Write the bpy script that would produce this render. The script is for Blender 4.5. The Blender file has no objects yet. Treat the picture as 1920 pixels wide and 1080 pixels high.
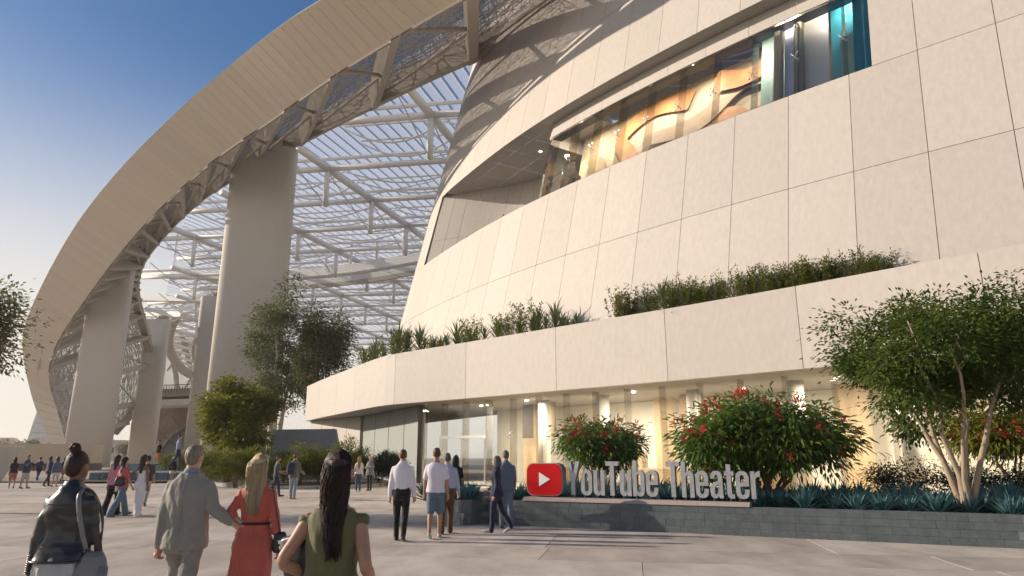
import bpy, bmesh, math, random
import numpy as np
from mathutils import Vector, Matrix, Quaternion
R = math.radians
scene = bpy.context.scene
col = scene.collection
rnd = random.Random(7)
HAZE = .00036

# ------------------------------------------------------------ camera
EYE, FPX = 1.65, 1280.0
PITCH = math.atan2(318, FPX)
cd = bpy.data.cameras.new('camera'); cam = bpy.data.objects.new('camera', cd); col.objects.link(cam)
cd.sensor_width = 36; cd.lens = 36 * FPX / 1920; cd.clip_end = 6000; cd.clip_start = 0.05
cam.location = (0, 0, EYE); cam.rotation_euler = (math.pi / 2 + PITCH, 0, 0)
scene.camera = cam

# ------------------------------------------------------------ sky, sun, exposure
SUN_AZ, SUN_EL = R(-79), R(19.5)          # azimuth from +Y, negative = to the left
sdir = Vector((math.sin(SUN_AZ) * math.cos(SUN_EL), math.cos(SUN_AZ) * math.cos(SUN_EL), math.sin(SUN_EL)))
w = bpy.data.worlds.new('World'); scene.world = w; w.use_nodes = True
nt = w.node_tree; nt.nodes.clear()
sky = nt.nodes.new('ShaderNodeTexSky'); sky.sky_type = 'NISHITA'; sky.sun_disc = False
sky.sun_elevation = SUN_EL; sky.sun_rotation = SUN_AZ
sky.air_density = 1.0; sky.dust_density = 1.0; sky.ozone_density = 4.0; sky.altitude = 50
tc = nt.nodes.new('ShaderNodeTexCoord')
mp = nt.nodes.new('ShaderNodeMapping'); mp.inputs['Scale'].default_value = (1.0, 1.0, 2.6)
nz = nt.nodes.new('ShaderNodeTexNoise'); nz.inputs['Scale'].default_value = 2.6; nz.inputs['Detail'].default_value = 9; nz.inputs['Roughness'].default_value = .58
cr = nt.nodes.new('ShaderNodeMapRange'); cr.inputs['From Min'].default_value = .5; cr.inputs['From Max'].default_value = .74
sx = nt.nodes.new('ShaderNodeSeparateXYZ')
hz = nt.nodes.new('ShaderNodeMapRange'); hz.inputs['From Min'].default_value = .52; hz.inputs['From Max'].default_value = .12
mu = nt.nodes.new('ShaderNodeMath'); mu.operation = 'MULTIPLY'
mix = nt.nodes.new('ShaderNodeMix'); mix.data_type = 'RGBA'
cl = mix.inputs['B']; cl.default_value = (8.6, 8.0, 7.1, 1)
bg = nt.nodes.new('ShaderNodeBackground'); bg.inputs['Strength'].default_value = 0.083
wo = nt.nodes.new('ShaderNodeOutputWorld')
L = nt.links.new
L(tc.outputs['Generated'], mp.inputs['Vector']); L(mp.outputs['Vector'], nz.inputs['Vector'])
L(nz.outputs['Fac'], cr.inputs['Value']); L(tc.outputs['Generated'], sx.inputs['Vector']); L(sx.outputs['Z'], hz.inputs['Value'])
L(cr.outputs['Result'], mu.inputs[0]); L(hz.outputs['Result'], mu.inputs[1])
hsv = nt.nodes.new('ShaderNodeHueSaturation'); hsv.inputs['Saturation'].default_value = 1.22; L(sky.outputs['Color'], hsv.inputs['Color'])
hz2 = nt.nodes.new('ShaderNodeMapRange'); hz2.interpolation_type = 'SMOOTHERSTEP'; hz2.inputs['From Min'].default_value = .56; hz2.inputs['From Max'].default_value = .06; hz2.inputs['To Max'].default_value = .93
mxx = nt.nodes.new('ShaderNodeMath'); mxx.operation = 'MAXIMUM'; L(sx.outputs['Z'], hz2.inputs['Value']); L(mu.outputs['Value'], mxx.inputs[0]); L(hz2.outputs['Result'], mxx.inputs[1])
L(mxx.outputs['Value'], mix.inputs['Factor']); L(hsv.outputs['Color'], mix.inputs['A'])
L(mix.outputs['Result'], bg.inputs['Color']); L(bg.outputs['Background'], wo.inputs['Surface'])

sd = bpy.data.lights.new('sun', 'SUN'); sd.energy = 4.6; sd.angle = R(0.6); sd.color = (1.0, .87, .70)
sun = bpy.data.objects.new('sun', sd); col.objects.link(sun)
sun.rotation_euler = (-sdir).to_track_quat('-Z', 'Y').to_euler(); sun.location = sdir * 300
scene.view_settings.view_transform = 'Standard'; scene.view_settings.look = 'None'
scene.view_settings.exposure = 0.42; scene.view_settings.gamma = 1; scene.view_settings.use_curve_mapping = False
scene.cycles.max_bounces = 6; scene.cycles.transparent_max_bounces = 24
scene.cycles.caustics_reflective = False; scene.cycles.caustics_refractive = False

# ------------------------------------------------------------ placing helpers (photo pixel -> point on a plane of the place)
_c, _s = math.cos(PITCH), math.sin(PITCH)
def ray(u, v):
    x = (u - 960) / FPX; y = (540 - v) / FPX
    return Vector((x, _c - y * _s, _s + y * _c))
def atZ(u, v, Z=0.0):
    d = ray(u, v); k = (Z - EYE) / d.z; return Vector((d.x * k, d.y * k, Z))
def atY(u, v, Y):
    d = ray(u, v); k = Y / d.y; return Vector((d.x * k, Y, EYE + d.z * k))

# ------------------------------------------------------------ object helpers
def tag(o, label=None, cat=None, group=None, kind=None):
    if label: o['label'] = label
    if cat: o['category'] = cat
    if group: o['group'] = group
    if kind: o['kind'] = kind
    return o
def empty(name, loc=(0, 0, 0), rz=0.0, parent=None):
    o = bpy.data.objects.new(name, None); col.objects.link(o); o.location = loc; o.rotation_euler = (0, 0, rz)
    o.empty_display_size = .2
    if parent: o.parent = parent
    return o
def link_mesh(name, me, parent=None):
    o = bpy.data.objects.new(name, me); col.objects.link(o)
    if parent: o.parent = parent
    return o
class MB:
    """collects vertices and faces; build() links them as one mesh object"""
    def __init__(s): s.v = []; s.f = []; s.m = []; s.cur = 0
    def add(s, vs, fs):
        n = len(s.v); s.v.extend([tuple(p) for p in vs]); s.f.extend([tuple(i + n for i in f) for f in fs]); s.m.extend([s.cur] * len(fs)); return s
    def quad(s, a, b, c, d): return s.add([a, b, c, d], [(0, 1, 2, 3)])
    def box(s, c, size, rz=0.0, mat=None):
        hx, hy, hz = size[0] / 2, size[1] / 2, size[2] / 2; vs = []
        for sz in (-1, 1):
            for sx_, sy_ in ((-1, -1), (1, -1), (1, 1), (-1, 1)):
                vs.append(Vector((sx_ * hx, sy_ * hy, sz * hz)))
        if mat is None: mat = Matrix.Rotation(rz, 3, 'Z')
        c = Vector(c)
        return s.add([mat @ p + c for p in vs], [(3, 2, 1, 0), (4, 5, 6, 7), (0, 1, 5, 4), (1, 2, 6, 5), (2, 3, 7, 6), (3, 0, 4, 7)])
    def beam(s, a, b, wd, ht, up=(0, 0, 1)):
        a, b = Vector(a), Vector(b); d = (b - a); ln = d.length
        if ln < 1e-6: return s
        x = d / ln; u_ = Vector(up); y = u_.cross(x)
        if y.length < 1e-4: y = Vector((0, 1, 0)).cross(x)
        y.normalize(); z = x.cross(y)
        m = Matrix((x, y, z)).transposed()
        return s.box((a + b) / 2, (ln, wd, ht), mat=m)
    def tube(s, pts, rad, n=8, caps=True, flat=1.0, upv=None):
        pts = [Vector(p) for p in pts]
        if not hasattr(rad, '__len__'): rad = [rad] * len(pts)
        base = len(s.v); k = len(pts); prev = None; vs = []; fs = []
        for i, p in enumerate(pts):
            t = (pts[min(i + 1, k - 1)] - pts[max(i - 1, 0)])
            t = t.normalized() if t.length > 1e-9 else Vector((0, 0, 1))
            if prev is None:
                up = Vector(upv) if upv else (Vector((0, 0, 1)) if abs(t.z) < .9 else Vector((0, 1, 0)))
                x = up.cross(t).normalized()
            else:
                x = prev - t * prev.dot(t)
                x = x.normalized() if x.length > 1e-6 else Vector((1, 0, 0))
            prev = x; y = t.cross(x)
            for j in range(n):
                a = 2 * math.pi * j / n
                vs.append(p + x * (math.cos(a) * rad[i]) + y * (math.sin(a) * rad[i] * flat))
        for i in range(k - 1):
            for j in range(n):
                fs.append((i * n + j, i * n + (j + 1) % n, (i + 1) * n + (j + 1) % n, (i + 1) * n + j))
        if caps:
            fs.append(tuple(range(n - 1, -1, -1))); fs.append(tuple((k - 1) * n + j for j in range(n)))
        return s.add(vs, fs)
    def rings(s, rings_, closed=True, caps=True):
        n = len(rings_[0]); vs = [p for r in rings_ for p in r]; fs = []
        for i in range(len(rings_) - 1):
            for j in range(n if closed else n - 1):
                fs.append((i * n + j, i * n + (j + 1) % n, (i + 1) * n + (j + 1) % n, (i + 1) * n + j))
        if caps and closed:
            fs.append(tuple(range(n - 1, -1, -1))); fs.append(tuple((len(rings_) - 1) * n + j for j in range(n)))
        return s.add(vs, fs)
    def mesh(s, name, mat, smooth=False):
        me = bpy.data.meshes.new(name); me.from_pydata(s.v, [], s.f)
        mats = mat if isinstance(mat, (list, tuple)) else [mat]
        for m_ in mats: me.materials.append(m_)
        if len(mats) > 1: me.polygons.foreach_set('material_index', s.m)
        if smooth: me.polygons.foreach_set('use_smooth', [True] * len(me.polygons))
        me.update(); return me
    def build(s, name, mat, parent=None, smooth=False):
        return link_mesh(name, s.mesh(name, mat, smooth), parent)
def prism(mb, outline, z0, z1):
    n = len(outline)
    mb.add([(x, y, z0) for x, y in outline] + [(x, y, z1) for x, y in outline],
           [tuple(range(n - 1, -1, -1)), tuple(range(n, 2 * n))] + [(i, (i + 1) % n, n + (i + 1) % n, n + i) for i in range(n)])
    return mb
def catmull(pts, n=8):
    pts = [Vector(p) for p in pts]; out = []
    for i in range(len(pts) - 1):
        p0 = pts[i - 1] if i else pts[0] * 2 - pts[1]
        p1, p2 = pts[i], pts[i + 1]
        p3 = pts[i + 2] if i + 2 < len(pts) else p2 * 2 - p1
        for j in range(n):
            t = j / n
            out.append(.5 * ((2 * p1) + (p2 - p0) * t + (2 * p0 - 5 * p1 + 4 * p2 - p3) * t * t + (3 * p1 - p0 - 3 * p2 + p3) * t ** 3))
    out.append(pts[-1]); return out
class Curve:
    """arc-length parametrised polyline"""
    def __init__(s, pts, n=10):
        s.p = catmull(pts, n); s.l = [0.0]
        for a, b in zip(s.p, s.p[1:]): s.l.append(s.l[-1] + (b - a).length)
        s.len = s.l[-1]
    def at(s, d):
        if d <= 0: return s.p[0] + (s.p[0] - s.p[1]).normalized() * (-d)
        if d >= s.len: return s.p[-1] + (s.p[-1] - s.p[-2]).normalized() * (d - s.len)
        i = int(np.searchsorted(s.l, d)) - 1; i = max(i, 0)
        t = (d - s.l[i]) / max(s.l[i + 1] - s.l[i], 1e-9); return s.p[i].lerp(s.p[i + 1], t)
    def tan(s, d): return (s.at(d + .3) - s.at(d - .3)).normalized()
    def nearest(s, q):
        q = Vector(q); best = min(range(len(s.p)), key=lambda i: (s.p[i] - q).length); return s.l[best]

# ------------------------------------------------------------ materials
def mat(name, color, rough=.6, spec=.4, metal=0.0, var=0.0, vscale=3.0, bump=0.0, bscale=20.0, bdetail=6, tint=None, emit=None, estr=0.0, trans=0.0, stretch=None, sheen=0.0, objvar=0.0):
    m = bpy.data.materials.new(name); m.use_nodes = True; t = m.node_tree; b = t.nodes['Principled BSDF']
    b.inputs['Base Color'].default_value = (*color, 1); b.inputs['Roughness'].default_value = rough
    b.inputs['Specular IOR Level'].default_value = spec; b.inputs['Metallic'].default_value = metal
    if sheen: b.inputs['Sheen Weight'].default_value = sheen
    if emit: b.inputs['Emission Color'].default_value = (*emit, 1); b.inputs['Emission Strength'].default_value = estr
    if trans: b.inputs['Transmission Weight'].default_value = trans
    co = t.nodes.new('ShaderNodeTexCoord'); vec = co.outputs['Object']
    if stretch:
        mpn = t.nodes.new('ShaderNodeMapping'); mpn.inputs['Scale'].default_value = stretch; t.links.new(vec, mpn.inputs['Vector']); vec = mpn.outputs['Vector']
    src = None
    if var:
        n1 = t.nodes.new('ShaderNodeTexNoise'); n1.inputs['Scale'].default_value = vscale; n1.inputs['Detail'].default_value = 7; n1.inputs['Roughness'].default_value = .62
        t.links.new(vec, n1.inputs['Vector'])
        rp = t.nodes.new('ShaderNodeMapRange'); rp.inputs['From Min'].default_value = .28; rp.inputs['From Max'].default_value = .72
        t.links.new(n1.outputs['Fac'], rp.inputs['Value'])
        mx = t.nodes.new('ShaderNodeMix'); mx.data_type = 'RGBA'
        c2 = tint if tint else tuple(min(1, q * (1 + var)) for q in color); c1 = tuple(q * (1 - var) for q in color)
        mx.inputs['A'].default_value = (*c1, 1); mx.inputs['B'].default_value = (*c2, 1)
        t.links.new(rp.outputs['Result'], mx.inputs['Factor']); src = mx.outputs['Result']
    if objvar:
        oi = t.nodes.new('ShaderNodeObjectInfo'); mr = t.nodes.new('ShaderNodeMapRange')
        mr.inputs['To Min'].default_value = 1 - objvar; mr.inputs['To Max'].default_value = 1 + objvar
        t.links.new(oi.outputs['Random'], mr.inputs['Value'])
        hs = t.nodes.new('ShaderNodeHueSaturation'); t.links.new(mr.outputs['Result'], hs.inputs['Value'])
        if src: t.links.new(src, hs.inputs['Color'])
        else: hs.inputs['Color'].default_value = (*color, 1)
        src = hs.outputs['Color']
    if src: t.links.new(src, b.inputs['Base Color'])
    if bump:
        n2 = t.nodes.new('ShaderNodeTexNoise'); n2.inputs['Scale'].default_value = bscale; n2.inputs['Detail'].default_value = bdetail
        t.links.new(vec, n2.inputs['Vector'])
        bp = t.nodes.new('ShaderNodeBump'); bp.inputs['Strength'].default_value = bump; bp.inputs['Distance'].default_value = .02
        t.links.new(n2.outputs['Fac'], bp.inputs['Height']); t.links.new(bp.outputs['Normal'], b.inputs['Normal'])
    return m
def glassmat(name, tintc=(.95, .97, .96), refl=1.0, ior=1.5):
    """thin architectural glass: Fresnel mirror over clear transparency"""
    m = bpy.data.materials.new(name); m.use_nodes = True; t = m.node_tree; t.nodes.clear()
    o = t.nodes.new('ShaderNodeOutputMaterial'); mx = t.nodes.new('ShaderNodeMixShader'); tr = t.nodes.new('ShaderNodeBsdfTransparent'); gl = t.nodes.new('ShaderNodeBsdfGlossy')
    tr.inputs['Color'].default_value = (*tintc, 1); gl.inputs['Roughness'].default_value = .015; gl.inputs['Color'].default_value = (refl, refl, refl, 1)
    fr = t.nodes.new('ShaderNodeFresnel'); fr.inputs['IOR'].default_value = ior
    ge = t.nodes.new('ShaderNodeNewGeometry'); ad = t.nodes.new('ShaderNodeMath'); ad.operation = 'MULTIPLY'; ad.inputs[1].default_value = 1.6
    t.links.new(fr.outputs['Fac'], ad.inputs[0]); t.links.new(ad.outputs['Value'], mx.inputs['Fac'])
    t.links.new(tr.outputs['BSDF'], mx.inputs[1]); t.links.new(gl.outputs['BSDF'], mx.inputs[2]); t.links.new(mx.outputs['Shader'], o.inputs['Surface'])
    return m
def leafmat(name, color, color2, rough=.5, trans=.35, scale=1.5, objvar=.1):
    m = bpy.data.materials.new(name); m.use_nodes = True; t = m.node_tree; b = t.nodes['Principled BSDF']; out = t.nodes['Material Output']
    co = t.nodes.new('ShaderNodeTexCoord'); n1 = t.nodes.new('ShaderNodeTexNoise'); n1.inputs['Scale'].default_value = scale; n1.inputs['Detail'].default_value = 4
    t.links.new(co.outputs['Object'], n1.inputs['Vector'])
    rp = t.nodes.new('ShaderNodeMapRange'); rp.inputs['From Min'].default_value = .32; rp.inputs['From Max'].default_value = .68; t.links.new(n1.outputs['Fac'], rp.inputs['Value'])
    mx = t.nodes.new('ShaderNodeMix'); mx.data_type = 'RGBA'; mx.inputs['A'].default_value = (*color, 1); mx.inputs['B'].default_value = (*color2, 1)
    t.links.new(rp.outputs['Result'], mx.inputs['Factor'])
    oi = t.nodes.new('ShaderNodeObjectInfo'); mr = t.nodes.new('ShaderNodeMapRange'); mr.inputs['To Min'].default_value = 1 - objvar; mr.inputs['To Max'].default_value = 1 + objvar
    t.links.new(oi.outputs['Random'], mr.inputs['Value']); hs = t.nodes.new('ShaderNodeHueSaturation'); t.links.new(mr.outputs['Result'], hs.inputs['Value']); t.links.new(mx.outputs['Result'], hs.inputs['Color'])
    t.links.new(hs.outputs['Color'], b.inputs['Base Color']); b.inputs['Roughness'].default_value = rough; b.inputs['Specular IOR Level'].default_value = .35
    tl = t.nodes.new('ShaderNodeBsdfTranslucent'); t.links.new(hs.outputs['Color'], tl.inputs['Color'])
    ms = t.nodes.new('ShaderNodeMixShader'); ms.inputs['Fac'].default_value = trans
    t.links.new(b.outputs['BSDF'], ms.inputs[1]); t.links.new(tl.outputs['BSDF'], ms.inputs[2]); t.links.new(ms.outputs['Shader'], out.inputs['Surface'])
    return m
M = {}
M['panel'] = mat('pale_concrete_panel', (.525, .472, .425), .62, .35, var=.07, vscale=5, bump=.18, bscale=60, objvar=.045, stretch=(1, 1, .45))
M['joint'] = mat('dark_joint', (.16, .14, .12), .9)
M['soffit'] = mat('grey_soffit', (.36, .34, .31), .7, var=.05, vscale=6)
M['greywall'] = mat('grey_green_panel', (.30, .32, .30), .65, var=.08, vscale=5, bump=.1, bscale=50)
M['metalpanel'] = mat('champagne_metal_panel', (.78, .68, .56), .42, .5, metal=.1, var=.04, vscale=4, bump=.06, bscale=90, objvar=.035)
M['beam'] = mat('beige_steel_beam', (.40, .35, .30), .55, .4, var=.07, vscale=2)
M['column'] = mat('beige_column_render', (.60, .55, .49), .75, .25, var=.07, vscale=6, bump=.15, bscale=70)
M['white_steel'] = mat('white_roof_steel', (.80, .77, .74), .5, .4)
M['lattice'] = mat('pale_screen_lattice', (.55, .52, .48), .5, .5, metal=.2)
M['cable'] = mat('grey_cable', (.66, .66, .66), .5)
# ------------------------------------------------------------ ground and plaza paving
M['ground'] = mat('far_ground', (.34, .29, .24), .9, var=.15, vscale=.05)
M['plaza'] = mat('paving_joint_bed', (.23, .205, .185), .9, var=.1, vscale=2)
M['slab_a'] = mat('pinkish_paving', (.435, .37, .318), .8, .3, var=.30, vscale=1.1, bump=.3, bscale=45, stretch=(1, .4, 1), objvar=.07)
M['slab_b'] = mat('pale_grey_paving', (.50, .437, .38), .8, .3, var=.30, vscale=1.1, bump=.3, bscale=45, stretch=(1, .4, 1), objvar=.07)
M['sand_paving'] = mat('tan_paving', (.42, .33, .24), .85, var=.15, vscale=1.2, bump=.2, bscale=40)
g = MB(); g.quad((-1500, -150, -.02), (1500, -150, -.02), (1500, 1500, -.02), (-1500, 1500, -.02))
tag(g.build('ground', M['ground']), kind='structure')
plaza = MB(); plaza.quad((-75, -6, -.012), (26, -6, -.012), (26, 62, -.012), (-75, 62, -.012))
plaza = tag(plaza.build('plaza', M['plaza']), kind='structure')
# large rectangular slabs laid in lines that follow the planter front, each its own piece
pdir = Vector((.985, -.172, 0)).normalized(); pnor = Vector((.172, .985, 0)).normalized()
po = Vector((.24, 16.2, 0))
rows = []; q = -22.0; k = 0
wd = [3.4, 1.55, 2.6, 1.9, 3.0, 2.2]
while q < 34: h = wd[k % 6]; rows.append((q, q + h, k)); q += h; k += 1
def slab(a0, a1, b0, b1, m):
    gp = .0035; ch = .006; mb = MB()
    c = [(a0 + gp, b0 + gp), (a1 - gp, b0 + gp), (a1 - gp, b1 - gp), (a0 + gp, b1 - gp)]
    mid = po + pdir * ((a0 + a1) / 2) + pnor * ((b0 + b1) / 2)
    lo = [po + pdir * a + pnor * b - mid for a, b in c]
    mb.add([p + Vector((0, 0, -.01)) for p in lo] + [p * (1 - ch / max(p.length, .1)) for p in lo], [(4, 5, 6, 7), (0, 1, 5, 4), (1, 2, 6, 5), (2, 3, 7, 6), (3, 0, 4, 7)])
    o = mb.build('paving_slab', m, plaza); o.location = mid; return o
for b0, b1, k in rows:
    ln = 5.2 if (k % 2 == 0) else 6.6
    a = -44 + (k * 1.7) % ln
    j = 0
    while a < 22:
        mid = po + pdir * (a + ln / 2) + pnor * ((b0 + b1) / 2)
        if mid.y > -4 and abs(mid.x) < 6 + mid.y * .95 and mid.y < 48:
            slab(a, a + ln, b0, b1, M['slab_a'] if (k % 2 == 1 or (k * 7 + j * 3) % 5 == 0) else M['slab_b'])
        a += ln; j += 1
# tan paving beyond on the left
tp = MB(); tp.quad((-60, 21.5, .004), (-20.0, 24.5, .004), (-34, 40, .004), (-75, 40, .004))
tag(tp.build('tan_pavement', M['sand_paving']), kind='structure')
# ------------------------------------------------------------ theatre building
bld = empty('theater_building', (0, 40, 0))
tag(bld, 'pale curved concrete theater building with ribbon window, roof terrace and glazed ground floor', 'building')
def part(mb, name, m, smooth=False, parent=None):
    o = mb.build(name, m, parent or bld, smooth)
    if parent is None: o.matrix_parent_inverse = (Matrix.Translation(bld.location)).inverted()
    return o
# --- sloping main wall: plan curve at 13.6 m, leaning back by LEAN per metre
LEAN, ZR = .23, 13.6
seam_px = [(810, 578), (870, 548), (967, 510), (1030, 488), (1102, 464), (1178, 440), (1275, 411), (1378, 380), (1493, 350), (1620, 315), (1765, 277), (1920, 240)]
pts = [(-6, 92), (-9.8, 84), (-11.9, 76), (-11.9, 69.5), (-10.4, 62)] + [tuple(atZ(u, v, ZR).xy) for u, v in seam_px] + [(22.4, 20.2), (27, 16.3)]
WC = Curve([Vector((x, y, 0)) for x, y in pts], 12)
_q = [WC.at(WC.len * i / 60) for i in range(61)]
for _ in range(14): _q = [_q[0]] + [_q[i] * .5 + (_q[i - 1] + _q[i + 1]) * .25 for i in range(1, 60)] + [_q[60]]
WC = Curve(_q, 6)
def wall(s, z, off=0.0):
    p = WC.at(s); t = WC.tan(s); n = Vector((-t.y, t.x, 0))       # inward (away from the plaza)
    if n.y < 0 and abs(n.y) > abs(n.x): n = -n
    return Vector((p.x, p.y, z)) + n * (LEAN * (z - ZR) + off)
s0 = WC.nearest((*atZ(1275, 411, ZR).xy, 0)); PW = 2.83
ks = list(range(-20, 8)); seams = {k: s0 + k * PW for k in ks}
seams = {k: s for k, s in seams.items() if s > 2}
kmin = min(seams); kmax = max(seams)
def _u(p): return 960 + FPX * p.x / (p.y * _c + (p.z - EYE) * _s)
_sg = min((WC.len * i / 800 for i in range(300, 800)), key=lambda q: abs(_u(wall(q, 18.8, 1.15)) - 1010))
K_L, K_R, K_G = (WC.nearest((-8.9, 60.2, 0)) - s0) / PW, 3.35, (_sg - s0) / PW   # opening: left end, right end, corner where the glass begins (panel units)
def wpiece(sa, sb, z0, z1, m, name='panel', gap=.013, th=.07, n=3, off=0.0, parent=None):
    mb = MB(); a = sa + gap; b = sb - gap; za = z0 + gap; zb = z1 - gap
    ss = [a + (b - a) * i / n for i in range(n + 1)]
    f = [[wall(s, z, off) for s in ss] for z in (za, zb)]; bk = [[wall(s, z, off + th) for s in ss] for z in (za, zb)]
    vs = f[0] + f[1] + bk[0] + bk[1]; N = n + 1; fs = []
    for i in range(n):
        fs += [(i, i + 1, N + i + 1, N + i), (i, 2 * N + i, 2 * N + i + 1, i + 1), (N + i, N + i + 1, 3 * N + i + 1, 3 * N + i)]
    fs += [(0, N, 3 * N, 2 * N), (n, 2 * N + n, 3 * N + n, N + n)]
    mb.add(vs, fs); return part(mb, name, m, parent=parent)
wl = MB()   # backing wall behind the joints
def backing(sa, sb, z0, z1):
    n = max(2, int((sb - sa) / 1.0)); ss = [sa + (sb - sa) * i / n for i in range(n + 1)]
    for i in range(n):
        wl.quad(wall(ss[i], z0, .075), wall(ss[i + 1], z0, .075), wall(ss[i + 1], z1, .075), wall(ss[i], z1, .075))
ZL, ZT = 18.8, 25.8
sl, sr, sg = s0 + K_L * PW, s0 + K_R * PW, s0 + K_G * PW
smin, smax = seams[kmin], seams[kmax]
backing(smin, smax, 7.6, ZL); backing(smin, sl, ZL, ZT); backing(sr, smax, ZL, ZT); backing(smin, smax, ZT, 47)
wall_o = part(wl, 'wall', M['joint'])
for k in sorted(seams):
    if k + 1 not in seams: continue
    sa, sb = seams[k], seams[k + 1]
    m = M['greywall'] if k < -13 else M['panel']  # far-left columns take a darker colour for shade on the turning side
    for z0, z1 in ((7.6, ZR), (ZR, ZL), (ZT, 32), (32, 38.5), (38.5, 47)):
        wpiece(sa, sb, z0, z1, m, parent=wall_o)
    a, b = (sa, min(sb, sl)), (max(sa, sr), sb)
    for q0, q1 in (a, b):
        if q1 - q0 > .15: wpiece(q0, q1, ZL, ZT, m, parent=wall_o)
# --- opening: sill, soffit, glazing line, balcony recess
def strip(s_a, s_b, za, oa, zb, ob, m, name, n=24, zsame=True):
    mb = MB(); ss = [s_a + (s_b - s_a) * i / n for i in range(n + 1)]
    for i in range(n):
        mb.quad(wall(ss[i], za, oa), wall(ss[i + 1], za, oa), wall(ss[i + 1], zb, ob), wall(ss[i], zb, ob))
    return part(mb, name, m)
GD = 1.15                                   # glass set back
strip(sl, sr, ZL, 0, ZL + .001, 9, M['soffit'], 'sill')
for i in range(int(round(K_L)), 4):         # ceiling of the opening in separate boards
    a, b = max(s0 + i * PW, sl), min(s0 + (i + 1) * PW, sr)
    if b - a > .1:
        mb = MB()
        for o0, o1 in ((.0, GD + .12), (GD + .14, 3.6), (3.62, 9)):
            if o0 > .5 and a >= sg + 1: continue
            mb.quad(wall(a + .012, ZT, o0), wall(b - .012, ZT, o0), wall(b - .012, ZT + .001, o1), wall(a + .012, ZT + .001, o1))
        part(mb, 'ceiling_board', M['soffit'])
# header strip above the glass
for i in range(-7, 4):
    a, b = max(s0 + i * PW, sg), min(s0 + (i + 1) * PW, sr)
    if b - a > .1: wpiece(a, b, 24.55, ZT, M['panel'], 'header_panel', off=GD - .1)
M['glass'] = glassmat('clear_glass', (.93, .96, .95), .9)
M['glass_fin'] = glassmat('smoky_glass_fin', (.80, .78, .74), .8)
M['fitting'] = mat('steel_fitting', (.75, .75, .74), .25, .5, metal=.9)
M['blackgap'] = mat('black_gasket', (.02, .02, .02), .5)
def fitting(c, sx, up, nrm, size=.22):
    mb = MB(); c = Vector(c)
    for q in (1, -1):
        for r_ in (1, -1):
            mb.tube([c, c + sx * (q * size * .75) + up * (r_ * size)], [.022, .016], 6)
    mb.tube([c - nrm * .1, c + nrm * .35], .02, 6)
    for q in (1, -1):
        for r_ in (1, -1):
            e = c + sx * (q * size * .75) + up * (r_ * size); mb.tube([e - nrm * .02, e + nrm * .03], .045, 8)
    return part(mb, 'spider_fitting', M['fitting'])
ribbon_s = []
s = sg
while s < sr - .4: ribbon_s.append(s); s += PW * .86
for i, s in enumerate(ribbon_s):
    e = min(s + PW * .86, sr)
    if e - s > .2:
        mb = MB(); n = 3; ss = [s + .01 + (e - s - .02) * j / n for j in range(n + 1)]
        for j in range(n): mb.quad(wall(ss[j], ZL, GD), wall(ss[j + 1], ZL, GD), wall(ss[j + 1], 24.55, GD), wall(ss[j], 24.55, GD))
        part(mb, 'pane', M['glass'])
    # glass fin standing behind the joint
    mb = MB(); t = WC.tan(s); h = .012
    for d in (-h, h):
        mb.quad(wall(s + d, ZL, GD + .02), wall(s + d, ZL, GD + .75), wall(s + d, 24.5, GD + .75), wall(s + d, 24.5, GD + .02))
    mb.quad(wall(s - h, ZL, GD + .75), wall(s + h, ZL, GD + .75), wall(s + h, 24.5, GD + .75), wall(s - h, 24.5, GD + .75))
    part(mb, 'glass_fin', M['glass_fin'])
    nrm = (wall(s, 21, 1) - wall(s, 21, 0)).normalized()
    if i > 0: fitting(wall(s, 21.9, GD + .03), t, Vector((0, 0, 1)), nrm)
strip(sg, sr, 24.5, GD + .03, 24.56, GD + .9, M['blackgap'], 'head_channel')
# glazing return at the balcony corner (rounded)
mb = MB(); prev = None; p0 = wall(sg, ZL, GD); t = WC.tan(sg); nr = (wall(sg, ZL, 1) - wall(sg, ZL, 0)).normalized()
arc = [(-.9 * math.sin(a), .9 - .9 * math.cos(a)) for a in [R(x) for x in (0, 22, 45, 68, 90)]] + [(-.9, 2.2), (-.9, 4.2), (-.9, 6.0)]
ln = []
for dx, dn in arc: ln.append(p0 + t * dx + nr * dn)
for a, b in zip(ln, ln[1:]):
    up = Vector((0, 0, 24.55 - ZL)) + nr * LEAN * (24.55 - ZL)
    mb.quad(a, b, b + up, a + up)
part(mb, 'corner_pane', M['glass'])
mb = MB()
for a, b in zip(ln, ln[1:]):
    z1 = Vector((0, 0, 24.55 - ZL)) + nr * LEAN * (24.55 - ZL); z2 = Vector((0, 0, ZT - ZL)) + nr * LEAN * (ZT - ZL); o = nr * .0
    mb.quad(a + z1, b + z1, b + z2, a + z2)
part(mb, 'header_corner', M['panel'], smooth=True)
for q, zz in ((ln[5], 20.2), (ln[5], 22.6), (ln[4], 21.4), (ln[6], 21.2)):
    up = Vector((0, 0, zz - ZL)) + nr * LEAN * (zz - ZL); fitting(q + up, nr, Vector((0, 0, 1)), t, .18)
# balcony back wall (concave) with an opening at its right end looking through to the roof
bk_pts = [wall(sl + .2, ZL, .15), wall(sl + 2.5, ZL, 1.9), wall(sl + 6.6, ZL, 5.0), wall(sl + 11.0, ZL, 7.0)]
BC = Curve([Vector((p.x, p.y, 0)) for p in bk_pts], 8)
nb = 9
def bl(p, z): return Vector((p.x + .86 * LEAN * (z - ZL), p.y + .5 * LEAN * (z - ZL), z))
for i in range(nb):
    a, b = BC.len * i / nb + .012, BC.len * (i + 1) / nb - .012
    for z0, z1 in ((ZL, 21.2), (21.22, ZT)):
        mb = MB()
        for j in range(3):
            p, q = BC.at(a + (b - a) * j / 3), BC.at(a + (b - a) * (j + 1) / 3)
            mb.quad(bl(p, z0), bl(q, z0), bl(q, z1), bl(p, z1))
        part(mb, 'recess_panel', M['panel'])
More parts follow.
